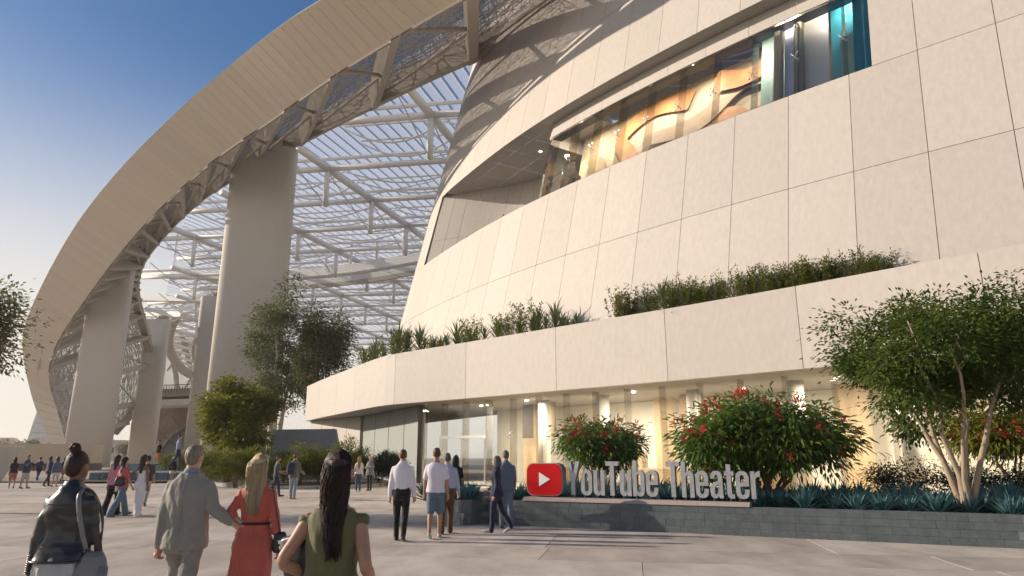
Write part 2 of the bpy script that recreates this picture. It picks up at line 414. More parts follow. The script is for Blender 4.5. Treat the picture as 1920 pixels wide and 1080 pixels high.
# --- interior behind the ribbon window
M['orange'] = mat('orange_mural', (.52, .25, .10), .6, var=.2, vscale=1.2)
M['cream'] = mat('cream_interior', (.56, .45, .31), .7, var=.05, vscale=1)
M['tan'] = mat('tan_mural', (.44, .31, .19), .6, var=.15, vscale=1)
M['teal'] = mat('teal_panel', (.04, .27, .36), .5, var=.1, vscale=1)
M['mint'] = mat('mint_panel', (.42, .60, .52), .5)
M['lilac'] = mat('lilac_panel', (.60, .60, .74), .5)
M['charcoal'] = mat('charcoal_panel', (.06, .055, .05), .6)
def ipanel(sa, sb, z0, z1, o0, o1, m, name='interior_panel', n=4):
    mb = MB(); ss = [sa + (sb - sa) * i / n for i in range(n + 1)]; oo = [o0 + (o1 - o0) * i / n for i in range(n + 1)]
    for i in range(n):
        mb.quad(wall(ss[i], z0, oo[i]), wall(ss[i + 1], z0, oo[i + 1]), wall(ss[i + 1], z1, oo[i + 1]), wall(ss[i], z1, oo[i]))
    return part(mb, name, m)
ipanel(sg - .6, sr - 5.0, ZL, ZT, 4.6, 4.6, M['cream'], 'mural_wall', 10)
ipanel(sr - 5.0, sr + .8, ZL, ZT, 4.2, 4.2, M['cream'], 'interior_wall', 4)
ipanel(sr - .05, sr, ZL, ZT, .9, 5, M['teal'], 'interior_wall', 2)
ipanel(sr - 1.25, sr - .05, ZL, ZT, 1.9, 1.6, M['teal'], 'interior_panel', 2)
ipanel(sr - 2.0, sr - 1.3, ZL, 22.6, 2.2, 2.0, M['mint'], 'interior_panel', 2)
ipanel(sr - 2.7, sr - 1.3, ZL, ZT, 2.9, 2.5, M['teal'], 'interior_panel', 2)
ipanel(sr - 4.0, sr - 2.7, ZL, ZT - .2, 2.3, 2.5, M['white_steel'], 'interior_panel', 2)
ipanel(sr - 5.0, sr - 4.3, ZL, ZT, 2.2, 2.2, M['lilac'], 'interior_panel', 2)
ipanel(sr - 7.0, sr - 5.4, ZL, ZT, 3.3, 3.0, M['mint'], 'interior_panel', 2)
for q in (sr - 5.25, sr - 4.1):
    mb = MB(); mb.tube([wall(q, ZL, 1.95), wall(q, ZT, 1.95)], .26, 14); part(mb, 'interior_column', M['cream'], True)
# swirling mural bands, each a raised ribbon on the mural wall
MS = (sr - sg - 5.5) / 13.5
BD = [4.5]
def band(ctrl, wds, m):
    BD[0] -= .07
    c = catmull([Vector((a, b, 0)) for a, b in ctrl], 7); k = len(c) - 1; mb = MB(); prev = None
    for i, p in enumerate(c):
        f = i / k * (len(wds) - 1); j = min(int(f), len(wds) - 2); wv = wds[j] + (wds[j + 1] - wds[j]) * (f - j)
        t_ = (c[min(i + 1, k)] - c[max(i - 1, 0)]).normalized(); nn = Vector((-t_.y, t_.x, 0))
        a, b = p + nn * wv / 2, p - nn * wv / 2
        dep = BD[0]
        cur = [wall(sg + a.x * MS, max(ZL, min(ZT, ZL + a.y)), dep), wall(sg + b.x * MS, max(ZL, min(ZT, ZL + b.y)), dep)]
        if prev: mb.quad(prev[0], cur[0], cur[1], prev[1])
        prev = cur
    part(mb, 'mural_band', m)
band([(1.8, .2), (4.0, 2.6), (3.2, 5.0), (5.4, 6.4), (8, 5.6)], [.9, 1.2, 1.0, 1.6, 1.4], M['orange'])
band([(3.6, 1.4), (6, .9), (9, 2.2), (12.5, 2.4)], [1.2, .9, 1.5, .9], M['tan'])
band([(6.5, .2), (8.2, 2.6), (10.5, 3.0), (11.6, .6)], [.8, 1.0, 1.1, .9], M['orange'])
band([(5.0, 3.8), (8.5, 3.4), (11, 4.9), (14.2, 4.6)], [.8, 1.3, .9, 1.6], M['tan'])
band([(.6, 4.6), (2.0, 3.2), (1.4, .8)], [.7, .9, .7], M['tan'])
band([(11.8, .3), (13.2, 2.2), (12.6, 4.4)], [1.0, 1.2, .8], M['tan'])
band([(9.5, 5.9), (11.5, 5.2), (13.8, 6.3)], [1.5, 1.1, 1.4], M['orange'])
for i in range(6):   # stair silhouettes near the corner
    mb = MB(); c = wall(sg + .5 + i * .42, ZL + .6 + (5 - i) * .55, 2.9); mb.box(c, (.5, .9, .75), R(-45)); part(mb, 'stair_step', M['charcoal'])
# lamps of the balcony ceiling and of the ribbon room
M['lamp'] = mat('lit_lamp', (1, .95, .85), .4, emit=(1, .9, .74), estr=12)
def lamp(p, watts, name='ceiling_lamp', r=.10, colr=(1, .89, .74), dz=-.12):
    mb = MB(); mb.tube([Vector(p), Vector(p) + Vector((0, 0, -.05))], r, 12); part(mb, name, M['lamp'])
    if watts:
        ld = bpy.data.lights.new(name, 'AREA'); ld.shape = 'DISK'; ld.size = .5; ld.energy = watts; ld.color = colr
        lo = bpy.data.objects.new('lamp_light', ld); col.objects.link(lo); lo.location = Vector(p) + Vector((0, 0, dz)); lo.parent = bld
        lo.matrix_parent_inverse = Matrix.Translation(bld.location).inverted()
for ds, o in ((-2.0, 2.4), (-4.6, 3.0), (-2.2, 4.6), (-4.0, 5.2), (-1.6, 6.3)): lamp(wall(sg + ds, ZT - .01, o), 25)
for ds in (1.5, 5, 8.5, 12, 15.5, 19, 22): lamp(wall(sg + ds, ZT - .15, 2.6 if ds < 15 else 1.7), 200)
# roof and rear so the building is closed
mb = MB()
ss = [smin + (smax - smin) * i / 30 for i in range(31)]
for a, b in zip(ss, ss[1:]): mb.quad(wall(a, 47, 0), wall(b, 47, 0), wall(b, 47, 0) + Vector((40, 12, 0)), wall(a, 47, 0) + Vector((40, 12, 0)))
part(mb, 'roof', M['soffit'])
# ------------------------------------------------------------ terrace fascia above the ground floor
ZB, ZF = 5.1, 8.5
FC = Curve([Vector((x, y, 0)) for x, y in [(-20.3, 68.0), (-17.2, 62.0), (-14.0, 56.2), (-10.9, 50.6), (-8.6, 46.9), (-6.1, 44.4), (-2.8, 41.35), (2.35, 36.4), (7.23, 31.75), (11.65, 27.25), (16.5, 21.9), (22, 15.9)]], 10)
def fas(s, z, off=0.0):
    p = FC.at(s); t = FC.tan(s); n = Vector((-t.y, t.x, 0)); return Vector((p.x, p.y, z)) + n * off
fseams = [0] + [FC.nearest((*p, 0)) for p in ((-17.5, 62.6), (-14.8, 57.6), (-12.0, 52.6), (-7.9, 46.1), (-2.8, 41.35), (2.35, 36.4), (7.23, 31.75), (11.65, 27.25), (15.8, 22.7))] + [FC.len]
mb = MB(); ss = [FC.len * i / 60 for i in range(61)]
for p, q in zip(ss, ss[1:]):
    mb.quad(fas(p, ZB + .05, .1), fas(q, ZB + .05, .1), fas(q, ZF - .04, .1), fas(p, ZF - .04, .1))
    mb.quad(fas(p, ZF - .06, .36), fas(q, ZF - .06, .36), fas(q, 7.4, .36), fas(p, 7.4, .36))
fcore = part(mb, 'fascia_core', M['joint'])
for a, b in zip(fseams, fseams[1:]):
    n = 6; ss = [a + .014 + (b - a - .028) * i / n for i in range(n + 1)]; mb = MB()
    for p, q in zip(ss, ss[1:]):
        mb.quad(fas(p, ZB), fas(q, ZB), fas(q, ZF), fas(p, ZF)); mb.quad(fas(p, ZF), fas(q, ZF), fas(q, ZF, .35), fas(p, ZF, .35)); mb.quad(fas(p, ZB, .35), fas(q, ZB, .35), fas(q, ZB), fas(p, ZB))
    for e in (ss[0], ss[-1]): mb.quad(fas(e, ZB), fas(e, ZF), fas(e, ZF, .35), fas(e, ZB, .35))
    part(mb, 'fascia_panel', M['panel'], parent=fcore)
ss = [FC.len * i / 60 for i in range(61)]
mb = MB()
for p, q in zip(ss, ss[1:]): mb.quad(fas(p, 8.36, .3), fas(q, 8.36, .3), fas(q, 8.36, 9), fas(p, 8.36, 9))
M['soil'] = mat('planter_soil', (.06, .04, .028), .95, bump=.6, bscale=25)
part(mb, 'terrace_bed', M['soil'])
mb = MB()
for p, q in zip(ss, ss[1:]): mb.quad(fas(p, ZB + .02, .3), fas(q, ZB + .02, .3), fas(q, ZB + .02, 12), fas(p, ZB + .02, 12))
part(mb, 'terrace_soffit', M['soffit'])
mb = MB()   # end cap at the far left
e = fas(0, ZB); mb.quad(fas(0, ZB), fas(0, ZF), fas(0, ZF, 3), fas(0, ZB, 3)); part(mb, 'fascia_end', M['panel'])
# --- ground floor glazing (set back) with fins, doors, interior
GB = 1.7
sgl = FC.nearest((-7.2, 45.4, 0)) - .2; sge = FC.len
M['gf_frame'] = mat('dark_bronze_frame', (.10, .085, .07), .4, metal=.5)
mb = MB(); mb.beam(fas(sgl, .0, GB), fas(sgl, ZB, GB), .3, .3); part(mb, 'corner_post', M['gf_frame'])
n = 0; s = sgl; step = 2.05
while s < sge - .3:
    e = min(s + step, sge); mb = MB(); mb.quad(fas(s + .008, .05, GB), fas(e - .008, .05, GB), fas(e - .008, ZB, GB), fas(s + .008, ZB, GB)); part(mb, 'pane', M['glass'])
    t = FC.tan(s); nn = Vector((-t.y, t.x, 0))
    mb = MB()
    for d in (-.012, .012):
        a = fas(s, .05, GB + .02) + t * d; b = fas(s, .05, GB + .62) + t * d; up = Vector((0, 0, ZB - .05)); mb.quad(a, b, b + up, a + up)
    a = fas(s, .05, GB + .62) - t * .012; b = a + t * .024; mb.quad(a, b, b + up, a + up)
    part(mb, 'glass_fin', M['glass_fin'])
    if n % 2 == 0: fitting(fas(s, 2.95, GB + .02), t, Vector((0, 0, 1)), nn, .17)
    n += 1; s += step
for sa, sb in ((sgl + 2.05, sgl + 6.15), (sgl + 12.3, sgl + 16.4)):    # doorways: transom and jambs
    mb = MB(); mb.beam(fas(sa, 2.9, GB - .05), fas(sb, 2.9, GB - .05), .16, .16); dt_ = part(mb, 'door_frame', M['fitting'])
    for e in (sa, (sa + sb) / 2, sb): mb = MB(); mb.beam(fas(e, .02, GB - .04), fas(e, 2.82, GB - .04), .07, .07); part(mb, 'door_jamb', M['fitting'], parent=dt_)
    mb = MB(); mb.beam(fas(sa + 1.8, 1.0, GB - .14), fas(sa + 1.8, 1.9, GB - .14), .05, .05); part(mb, 'door_handle', M['fitting'], parent=dt_)
mb = MB(); mb.beam(fas(sgl, .02, GB), fas(sge, .02, GB), .12, .08); part(mb, 'glazing_sill', M['gf_frame'])
strip_gf = MB()
for p, q in zip(ss, ss[1:]): strip_gf.quad(fas(p, ZB - .12, .36), fas(q, ZB - .12, .36), fas(q, ZB - .12, .5), fas(p, ZB - .12, .5))
# interior of the foyer
M['foyer_wall'] = mat('foyer_cream_wall', (.82, .77, .66), .6, var=.04, vscale=.8)
M['foyer_wood'] = mat('foyer_wood', (.52, .38, .22), .5, var=.25, vscale=1.5, stretch=(1, 1, .2))
M['foyer_dark'] = mat('foyer_dark', (.12, .09, .065), .6)
M['foyer_floor'] = mat('foyer_floor', (.42, .35, .26), .25, .5)
def fp(sa, sb, z0, z1, o0, o1, m, name='foyer_panel'):
    mb = MB(); k = max(1, int(abs(sb - sa) / 2)); 
    for i in range(k):
        a, b = sa + (sb - sa) * i / k, sa + (sb - sa) * (i + 1) / k; oa, ob = o0 + (o1 - o0) * i / k, o0 + (o1 - o0) * (i + 1) / k
        mb.quad(fas(a, z0, oa), fas(b, z0, ob), fas(b, z1, ob), fas(a, z1, oa))
    return part(mb, name, m)
fp(sgl - 2, sge, .0, ZB, 9.5, 9.5, M['foyer_wall'], 'foyer_back_wall')
mb = MB()
k = 20
for i in range(k):
    a, b = sgl - .3 + (sge - sgl + .3) * i / k, sgl - .3 + (sge - sgl + .3) * (i + 1) / k; mb.quad(fas(a, .012, GB), fas(b, .012, GB), fas(b, .012, 9.6), fas(a, .012, 9.6))
part(mb, 'foyer_floor', M['foyer_floor'])
for sa, sb, z0, z1, o, m in ((sgl + 4.4, sgl + 6.4, 0, ZB, 7.2, 'foyer_wood'), (sgl + 5.0, sgl + 5.9, 2.9, ZB, 6.4, 'foyer_dark'), (sgl + 9.2, sgl + 10.2, 0, 2.4, 8.9, 'foyer_wood'),
                          (sgl + 11.6, sgl + 12.6, 0, 2.4, 8.9, 'foyer_wood'), (sgl + 14.2, sgl + 15.6, 0, ZB, 8.0, 'foyer_wood'), (sgl + 19, sgl + 22.5, 2.5, 4.4, 8.7, 'foyer_dark'),
                          (sgl + 24.5, sgl + 26, 0, ZB, 7.5, 'foyer_wood'), (sgl + 29.0, sgl + 31, 2.6, 3.2, 8.5, 'foyer_wood'), (sgl + 7.4, sgl + 8.3, 3.0, ZB, 5.8, 'tan'), (sgl + 16.8, sgl + 17.6, 2.2, ZB, 6.5, 'tan')):
    fp(sa, sb, z0, z1, o, o + .02, M[m])
for q, o in ((sgl + 8.4, 4.6), (sgl + 13.2, 4.2), (sgl + 18.5, 5.0), (sgl + 24, 4.4), (sgl + 28.7, 3.6), (sgl + 33, 4.4)):
    mb = MB(); mb.tube([fas(q, .0, o), fas(q, ZB, o)], .38, 16); part(mb, 'foyer_column', M['foyer_wall'], True)
for q, o, ln_ in ((sgl + 9.5, 6.5, 2.6), (sgl + 15.5, 6.0, 3.2), (sgl + 22, 5.5, 3.2)):
    mb = MB(); t = FC.tan(q); c = fas(q, .55, o); mb.box(c, (ln_, .7, 1.05), math.atan2(t.y, t.x)); part(mb, 'foyer_counter', M['foyer_wood'])
for i, (q, o) in enumerate(((sgl + 3, 4.5), (sgl + 8, 3.4), (sgl + 12.5, 5.5), (sgl + 16, 3.2), (sgl + 21, 5.5), (sgl + 26, 4), (sgl + 31, 4), (sgl + 35.5, 4))): lamp(fas(q, ZB - .02, o), 380)
# grey wall beside the entrance recess, entrance pier and low wing wall
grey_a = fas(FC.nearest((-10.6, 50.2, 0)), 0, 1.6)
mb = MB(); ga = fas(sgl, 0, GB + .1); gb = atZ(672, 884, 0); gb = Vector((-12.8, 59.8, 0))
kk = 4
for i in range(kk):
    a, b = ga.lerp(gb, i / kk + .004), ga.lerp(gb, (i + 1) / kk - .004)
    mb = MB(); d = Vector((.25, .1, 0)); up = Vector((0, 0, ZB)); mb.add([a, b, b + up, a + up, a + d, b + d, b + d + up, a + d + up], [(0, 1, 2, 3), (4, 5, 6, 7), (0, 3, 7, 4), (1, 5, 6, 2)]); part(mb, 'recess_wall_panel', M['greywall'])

pa, pb = Vector((-19.6, 67.6, 0)), Vector((-13.0, 59.7, 0)); kk = 4
for i in range(kk):     # sunlit pier wall under the far end of the terrace
    a, b = pa.lerp(pb, i / kk + .003), pa.lerp(pb, (i + 1) / kk - .003); d = Vector((.5, .45, 0)); up = Vector((0, 0, ZB))
    mb = MB(); mb.add([a, b, b + up, a + up, a + d, b + d, b + d + up, a + d + up], [(0, 1, 2, 3), (4, 5, 6, 7), (0, 3, 7, 4), (1, 5, 6, 2)]); part(mb, 'pier_panel', M['panel'])
# ------------------------------------------------------------ great canopy sweeping down to the ground
can = empty('stadium_canopy', (-25, 64, 0))
tag(can, 'huge beige metal clad stadium canopy edge arching down to the ground on the left', 'canopy')
def cpart(mb, name, m, parent=None, smooth=False, kind=None):
    o = mb.build(name, m, parent or can, smooth); o.matrix_parent_inverse = Matrix.Translation(can.location).inverted()
    if kind: o['kind'] = kind
    return o
def PZ(u, v, z): return atZ(u, v, z)
O_ = [Vector((5, 37.4, 35)), PZ(860, 0, 35), PZ(740, 70, 35), PZ(620, 145, 35), PZ(500, 230, 35), PZ(400, 300, 34.5), PZ(300, 390, 33.5), PZ(220, 480, 31.5), atY(150, 575, 116), atY(108, 640, 123), atY(91, 690, 128), atY(96, 735, 132), atY(112, 785, 134), atY(131, 866, 135)]
T_ = [Vector((.5, 34.4, 37.2)), atY(760, -90, 40.8), atY(645, -25, 45.5), atY(530, 45, 51.6), atY(410, 140, 60.4), atY(312, 228, 68.4), atY(215, 328, 81.4), atY(140, 425, 96.8), atY(82, 527, 112.6), atY(48, 605, 120), atY(42, 650, 125), atY(50, 705, 129), atY(70, 775, 132), atY(112, 868, 134)]
I_ = [Vector((6, 55.6, 41)), PZ(860, 130, 41), PZ(700, 205, 41), PZ(560, 275, 41), PZ(430, 345, 40.5), PZ(375, 382, 40), PZ(322, 432, 39.3), PZ(275, 490, 38), atY(262, 535, 140), atY(268, 575, 158), atY(283, 630, 178), atY(290, 690, 190), atY(262, 765, 192), atY(222, 815, 180)]
NS = 10
OC, TC, IC = catmull(O_, NS), catmull(T_, NS), catmull(I_, NS)
KN = len(OC) - 1
def samp(C, f):
    f = max(0, min(KN, f)); i = min(int(f), KN - 1); return C[i].lerp(C[i + 1], f - i)
# arc-length table of the outer edge, in curve parameter
tab = [0.0]
for i in range(KN): tab.append(tab[-1] + (OC[i + 1] - OC[i]).length)
def par(d): 
    i = max(0, min(KN - 1, int(np.searchsorted(tab, d)) - 1)); return i + (d - tab[i]) / max(tab[i + 1] - tab[i], 1e-6)
d = 0.0; npan = 0; PWID = 1.35
backing_ = MB()
pbk = cpart(MB().quad(OC[0], OC[1], TC[1], TC[0]), 'panel_backing', M['joint'])
while d < tab[-1] - .3:
    e = min(d + PWID, tab[-1]); f0, f1 = par(d + .02), par(e - .02)
    a, b, c_, q = samp(OC, f0), samp(OC, f1), samp(TC, f1), samp(TC, f0)
    nrm = (b - a).cross(q - a).normalized()
    if nrm.dot(Vector((.6, .6, .3))) > 0: nrm = -nrm
    th = nrm * -.12
    mb = MB(); mb.add([a, b, c_, q, a + th, b + th, c_ + th, q + th], [(0, 1, 2, 3), (7, 6, 5, 4), (0, 4, 5, 1), (1, 5, 6, 2), (2, 6, 7, 3), (3, 7, 4, 0)])
    mb.build('panel', M['metalpanel'], pbk)
    f1 = par(e); f0 = par(d); a, b, c_, q = samp(OC, f0) + th, samp(OC, f1) + th, samp(TC, f1) + th, samp(TC, f0) + th
    backing_.quad(a, b, c_, q); d = e; npan += 1
_old = pbk.data; pbk.data = backing_.mesh('panel_backing', M['joint']); bpy.data.meshes.remove(_old)
# outer edge beam just inside the panels, inner edge beam
mb = MB(); mb.tube([samp(OC, f / 3) + Vector((.3, .35, .35)) for f in range(0, KN * 3 + 1)], .2, 6); cpart(mb, 'edge_beam', M['beam'])
mb = MB(); prev = None
for f in range(0, KN * 2 + 1):
    p = samp(IC, f / 2); o_ = samp(OC, f / 2); inw = (o_ - p).normalized(); t_ = (samp(IC, f / 2 + .3) - samp(IC, f / 2 - .3)).normalized(); up = t_.cross(inw).normalized()
    if up.z < 0 and f < KN: up = -up
    if prev is not None and up.dot(prev[4]) < 0: up = -up
    cur = [p, p + inw * 1.7, p + inw * 1.7 + up * 2.2, p + up * 2.2, up]
    if prev is not None:
        for i in range(4): mb.quad(prev[i], cur[i], cur[(i + 1) % 4], prev[(i + 1) % 4])
    prev = cur
cpart(mb, 'inner_beam', M['beam'])
# cross ribs, diagonal struts and posts
def surf(f, t, lift=0.0):
    o_, i_ = samp(OC, f), samp(IC, f); p = o_.lerp(i_, t)
    t_ = (samp(OC, f + .4) - samp(OC, f - .4)).normalized(); n = t_.cross(i_ - o_).normalized()
    if n.dot(Vector((-.55, -.4, .75))) < 0: n = -n
    arch = math.sin(t * math.pi) * .3
    return p + n * (lift + arch)
ribs = []; d = 1.5; RS = 8.6
while d < tab[-1] - 2: ribs.append(par(d)); d += RS if d < 95 else 5.2
for i, f in enumerate(ribs):
    mb = MB(); pr = None
    for j in range(9):
        t = j / 8; p = surf(f, t, -.1 - .5 * math.sin(math.pi * t)); q = surf(f, t, 1.5); tn = (samp(OC, f + .4) - samp(OC, f - .4)).normalized() * .62
        cur = [p - tn, p + tn, q + tn * .8, q - tn * .8]
        if pr:
            for k in range(4): mb.quad(pr[k], cur[k], cur[(k + 1) % 4], pr[(k + 1) % 4])
        pr = cur
    cpart(mb, 'rib', M['beam'])
    if i + 1 < len(ribs):
        g_ = ribs[i + 1]
        for (fa, ta), (fb, tb) in (((f, .5), (g_, .02)), ((f, .5), (g_, .95))):
            mb = MB(); mb.tube([surf(fa, ta, .1), surf(fb, tb, .6)], .2, 8); cpart(mb, 'strut', M['beam'])
# fine screen above the ribs
sc = MB(); rs = random.Random(3)
d = 0.0; lines = []
while d < tab[-1]:
    cell = .8 if d < 75 else 1.15
    lines.append((par(d), cell)); d += cell
def bar(a, b, wd):
    v = b - a; x = v.cross(Vector((rs.uniform(-.3, .3), rs.uniform(-.3, .3), 1)));
    if x.length < 1e-4: return
    x = x.normalized() * wd; sc.quad(a - x, b - x, b + x, a + x)
grid = []
for f, cell in lines:
    wdt = (samp(OC, f) - samp(IC, f)).length; n = min(34, max(15, int(wdt / 1.05)))
    grid.append([surf(f, (j + rs.uniform(-.3, .3)) / n, 1.75 + rs.uniform(-.18, .18)) for j in range(n + 1)])
for i in range(len(grid) - 1):
    for j in range(len(grid[i])):
        if j >= len(grid[i + 1]) or (i + 2 < len(grid) and j + 1 >= len(grid[i + 2])): continue
        wd = .05 if i < 90 else .085
        if j + 1 < min(len(grid[i]), len(grid[i + 1])):
            bar(grid[i][j], grid[i][j + 1], wd); bar(grid[i][j], grid[i + 1][j + 1], wd); bar(grid[i][j + 1], grid[i + 1][j], wd * .8)
            if rs.random() < .5 and i + 2 < len(grid): bar(grid[i][j], grid[i + 2][j + 1], wd * .8)
        bar(grid[i][j], grid[i + 1][j], wd)
cpart(sc, 'screen_lattice', M['lattice'], kind='stuff')
M['screen'] = bpy.data.materials.new('perforated_screen'); M['screen'].use_nodes = True; t_ = M['screen'].node_tree; pb_ = t_.nodes['Principled BSDF']; pb_.inputs['Base Color'].default_value = (.26, .27, .29, 1); pb_.inputs['Metallic'].default_value = .3; pb_.inputs['Roughness'].default_value = .5; pb_.inputs['Alpha'].default_value = .62
for fa_, fb_ in zip(ribs, ribs[1:]):
    mb = MB(); nn = 6
    for j in range(8):
        for i in range(nn): mb.quad(surf(fa_ + (fb_ - fa_) * i / nn, j / 8, 1.95), surf(fa_ + (fb_ - fa_) * (i + 1) / nn, j / 8, 1.95), surf(fa_ + (fb_ - fa_) * (i + 1) / nn, (j + 1) / 8, 1.95), surf(fa_ + (fb_ - fa_) * i / nn, (j + 1) / 8, 1.95))
    cpart(mb, 'screen_panel', M['screen'])
# ------------------------------------------------------------ blade columns
def blade(name, x0, x1, Y, ztop, label, dep=2.6, tap=.0):
    t = empty(name, ((x0 + x1) / 2, Y, 0)); tag(t, label, 'column', 'blade columns under the canopy')
    wd = (x1 - x0) / 2; mb = MB(); rg = []
    def ring(z, k):
        out = []
        for j in range(40):
            a = 2 * math.pi * j / 40; ca, sa = math.cos(a), math.sin(a)
            out.append(Vector((wd * k * math.copysign(abs(ca) ** .45, ca), dep / 2 * k * math.copysign(abs(sa) ** .6, sa), z)))
        return out
    mb.rings([ring(-.3, 1.03), ring(ztop * .5, 1.0), ring(ztop - .15, .985), ring(ztop, .97)])
    mb.build('shaft', M['column'], t, True)
    mb = MB(); mb.tube([(wd * .35, 0, ztop - .05), (wd * .35, 0, ztop + .9)], min(wd * .5, 1.6), 20); cp_ = mb.build('cap', M['beam'], t, True)
    mb = MB()
    for j in range(8): mb.box((wd * .35 - 1.2 + j * .34, -dep * .42, ztop + .55), (.12, .2, .7))
    mb.build('bearing_bolts', M['gf_frame'], cp_)['kind'] = 'stuff'
    return t
blade('canopy_column', -36.2, -27.9, 82, 40.6, 'broad beige blade column, nearest and tallest, behind the feathery tree')
blade('canopy_column', -78.9, -71.1, 124, 36.3, 'wide beige blade column beside the foot of the canopy')
blade('canopy_column', -101.0, -94.3, 185, 38.6, 'beige blade column second from the canopy foot, right of the widest gap')
blade('canopy_column', -73.2, -67.2, 157, 38.4, 'narrow beige blade column half hidden by the nearest column', dep=3)
# ------------------------------------------------------------ translucent stadium roof behind the canopy
M['membrane'] = bpy.data.materials.new('roof_film'); M['membrane'].use_nodes = True
t = M['membrane'].node_tree; t.nodes.clear()
o = t.nodes.new('ShaderNodeOutputMaterial'); mx = t.nodes.new('ShaderNodeMixShader'); mx.inputs['Fac'].default_value = .5
a = t.nodes.new('ShaderNodeBsdfTransparent'); b = t.nodes.new('ShaderNodeBsdfTranslucent'); b.inputs['Color'].default_value = (.92, .94, .97, 1); a.inputs['Color'].default_value = (.93, .96, 1, 1)
t.links.new(a.outputs[0], mx.inputs[1]); t.links.new(b.outputs[0], mx.inputs[2]); t.links.new(mx.outputs[0], o.inputs[0])
rf = empty('stadium_roof', (-28, 98, 41))
tag(rf, 'translucent film stadium roof on white steel tubes behind the canopy', 'roof')
def rpart(mb, name, m, smooth=False):
    o = mb.build(name, m, rf, smooth); o.matrix_parent_inverse = Matrix.Translation(rf.location).inverted(); return o
J1 = Vector((-28.5, 98, 45)); A_ = Vector((.26, .966, 0)).normalized(); B_ = Vector((.993, -.12, 0)).normalized(); SA, SB = 15.0, 22.0
def rz(i, j): return 45 + .22 * max(i, -2) + 1.1 * math.sin(i * .55 + j * .9) * .5
def J(i, j, dz=0.0):
    p = J1 + A_ * (SA * i) + B_ * (SB * j); i0, j0 = math.floor(i), math.floor(j); fi, fj = i - i0, j - j0
    z = (rz(i0, j0) * (1 - fi) * (1 - fj) + rz(i0 + 1, j0) * fi * (1 - fj) + rz(i0, j0 + 1) * (1 - fi) * fj + rz(i0 + 1, j0 + 1) * fi * fj)
    return Vector((p.x, p.y, z + dz))
I0, I1, J0, J1_ = -3, 13, -8, 3
def inside(p): return p.x + p.y > 57.5 and p.x < 30 and (p.y < 122 or p.x > -62 - .55 * (p.y - 122))
def clip(i, j, di, dj, n=24):      # part of a cell line that lies inside the opening
    ks_ = [k for k in range(n + 1) if inside(J(i + di * k / n, j + dj * k / n))]
    return (ks_[0] / n, ks_[-1] / n) if len(ks_) > 1 else None
def ok(i, j):      # inside the opening bounded by the canopy's inner beam
    p = J(i, j); return inside(p)
for j in range(J0, J1_ + 1):
    for i in range(I0, I1):
        if ok(i, j) and ok(i + 1, j):
            mb = MB(); mb.tube([J(i, j), J(i + 1, j)], .58, 10); rpart(mb, 'main_tube', M['white_steel'], True)
        elif ok(i + 1, j):
            mb = MB(); mb.tube([J(i + .45, j), J(i + 1, j)], .58, 10); rpart(mb, 'main_tube', M['white_steel'], True)
for i in range(I0, I1 + 1):
    for j in range(J0, J1_):
        if ok(i, j + 1):
            mb = MB(); mb.tube([J(i, j + (0 if ok(i, j) else .3)), J(i, j + 1)], .48, 10); rpart(mb, 'cross_tube', M['white_steel'], True)
            if i < 9:
                a0 = 0 if ok(i, j) else .35
                mb = MB(); n = 8
                mb.tube([J(i + .0, j + a0 + (1 - a0) * k / n, 1.6) for k in range(n + 1)], .3, 6); rpart(mb, 'upper_rail', M['white_steel'])
                for h in (.34, .67):
                    mb = MB(); mb.tube([J(i + h, j + a0 + (1 - a0) * k / n, 1.5 - 2.6 * math.sin(math.pi * k / n)) for k in range(n + 1)], .13, 6); rpart(mb, 'arched_tie', M['white_steel'])
                    mb = MB(); mb.tube([J(i + h, j + a0, 1.9), J(i + h, j + 1, 1.9)], .16, 6); rpart(mb, 'purlin', M['white_steel'])
        if i < I1:
            n = 13 if i < 5 else 8; st = [(k / n, clip(i, j + k / n, 1, 0)) for k in range(n + 1)]
            mb = MB(); fm = MB()
            for (a0, ca), (a1, cb) in zip(st, st[1:]):
                if ca: mb.beam(J(i + ca[0], j + a0, 2.05), J(i + ca[1], j + a0, 2.05), .07 if i < 5 else .1, .12)
                if ca and cb: fm.quad(J(i + ca[0], j + a0, 2.0), J(i + ca[1], j + a0, 2.0), J(i + cb[1], j + a1, 2.0), J(i + cb[0], j + a1, 2.0))
            if fm.v: rpart(fm, 'film_pane', M['membrane'])
            if mb.v: o = rpart(mb, 'film_cables', M['cable']); o['kind'] = 'stuff'
for i in range(I0, 9):
    for j in range(J0, J1_ + 1):
        if ok(i, j):
            mb = MB(); mb.tube([J(i, j), J(i, j, -6.2)], .42, 8); rpart(mb, 'hanger_post', M['white_steel'], True)
            for di in (-1, 1):
                mb = MB(); mb.tube([J(i, j, -6), J(i + di, j, -.5)], .09, 6); rpart(mb, 'cable', M['cable'])
            mb = MB(); mb.tube([J(i, j, -6), J(i + .6, j + .6, .4)], .07, 6); rpart(mb, 'cable', M['cable'])
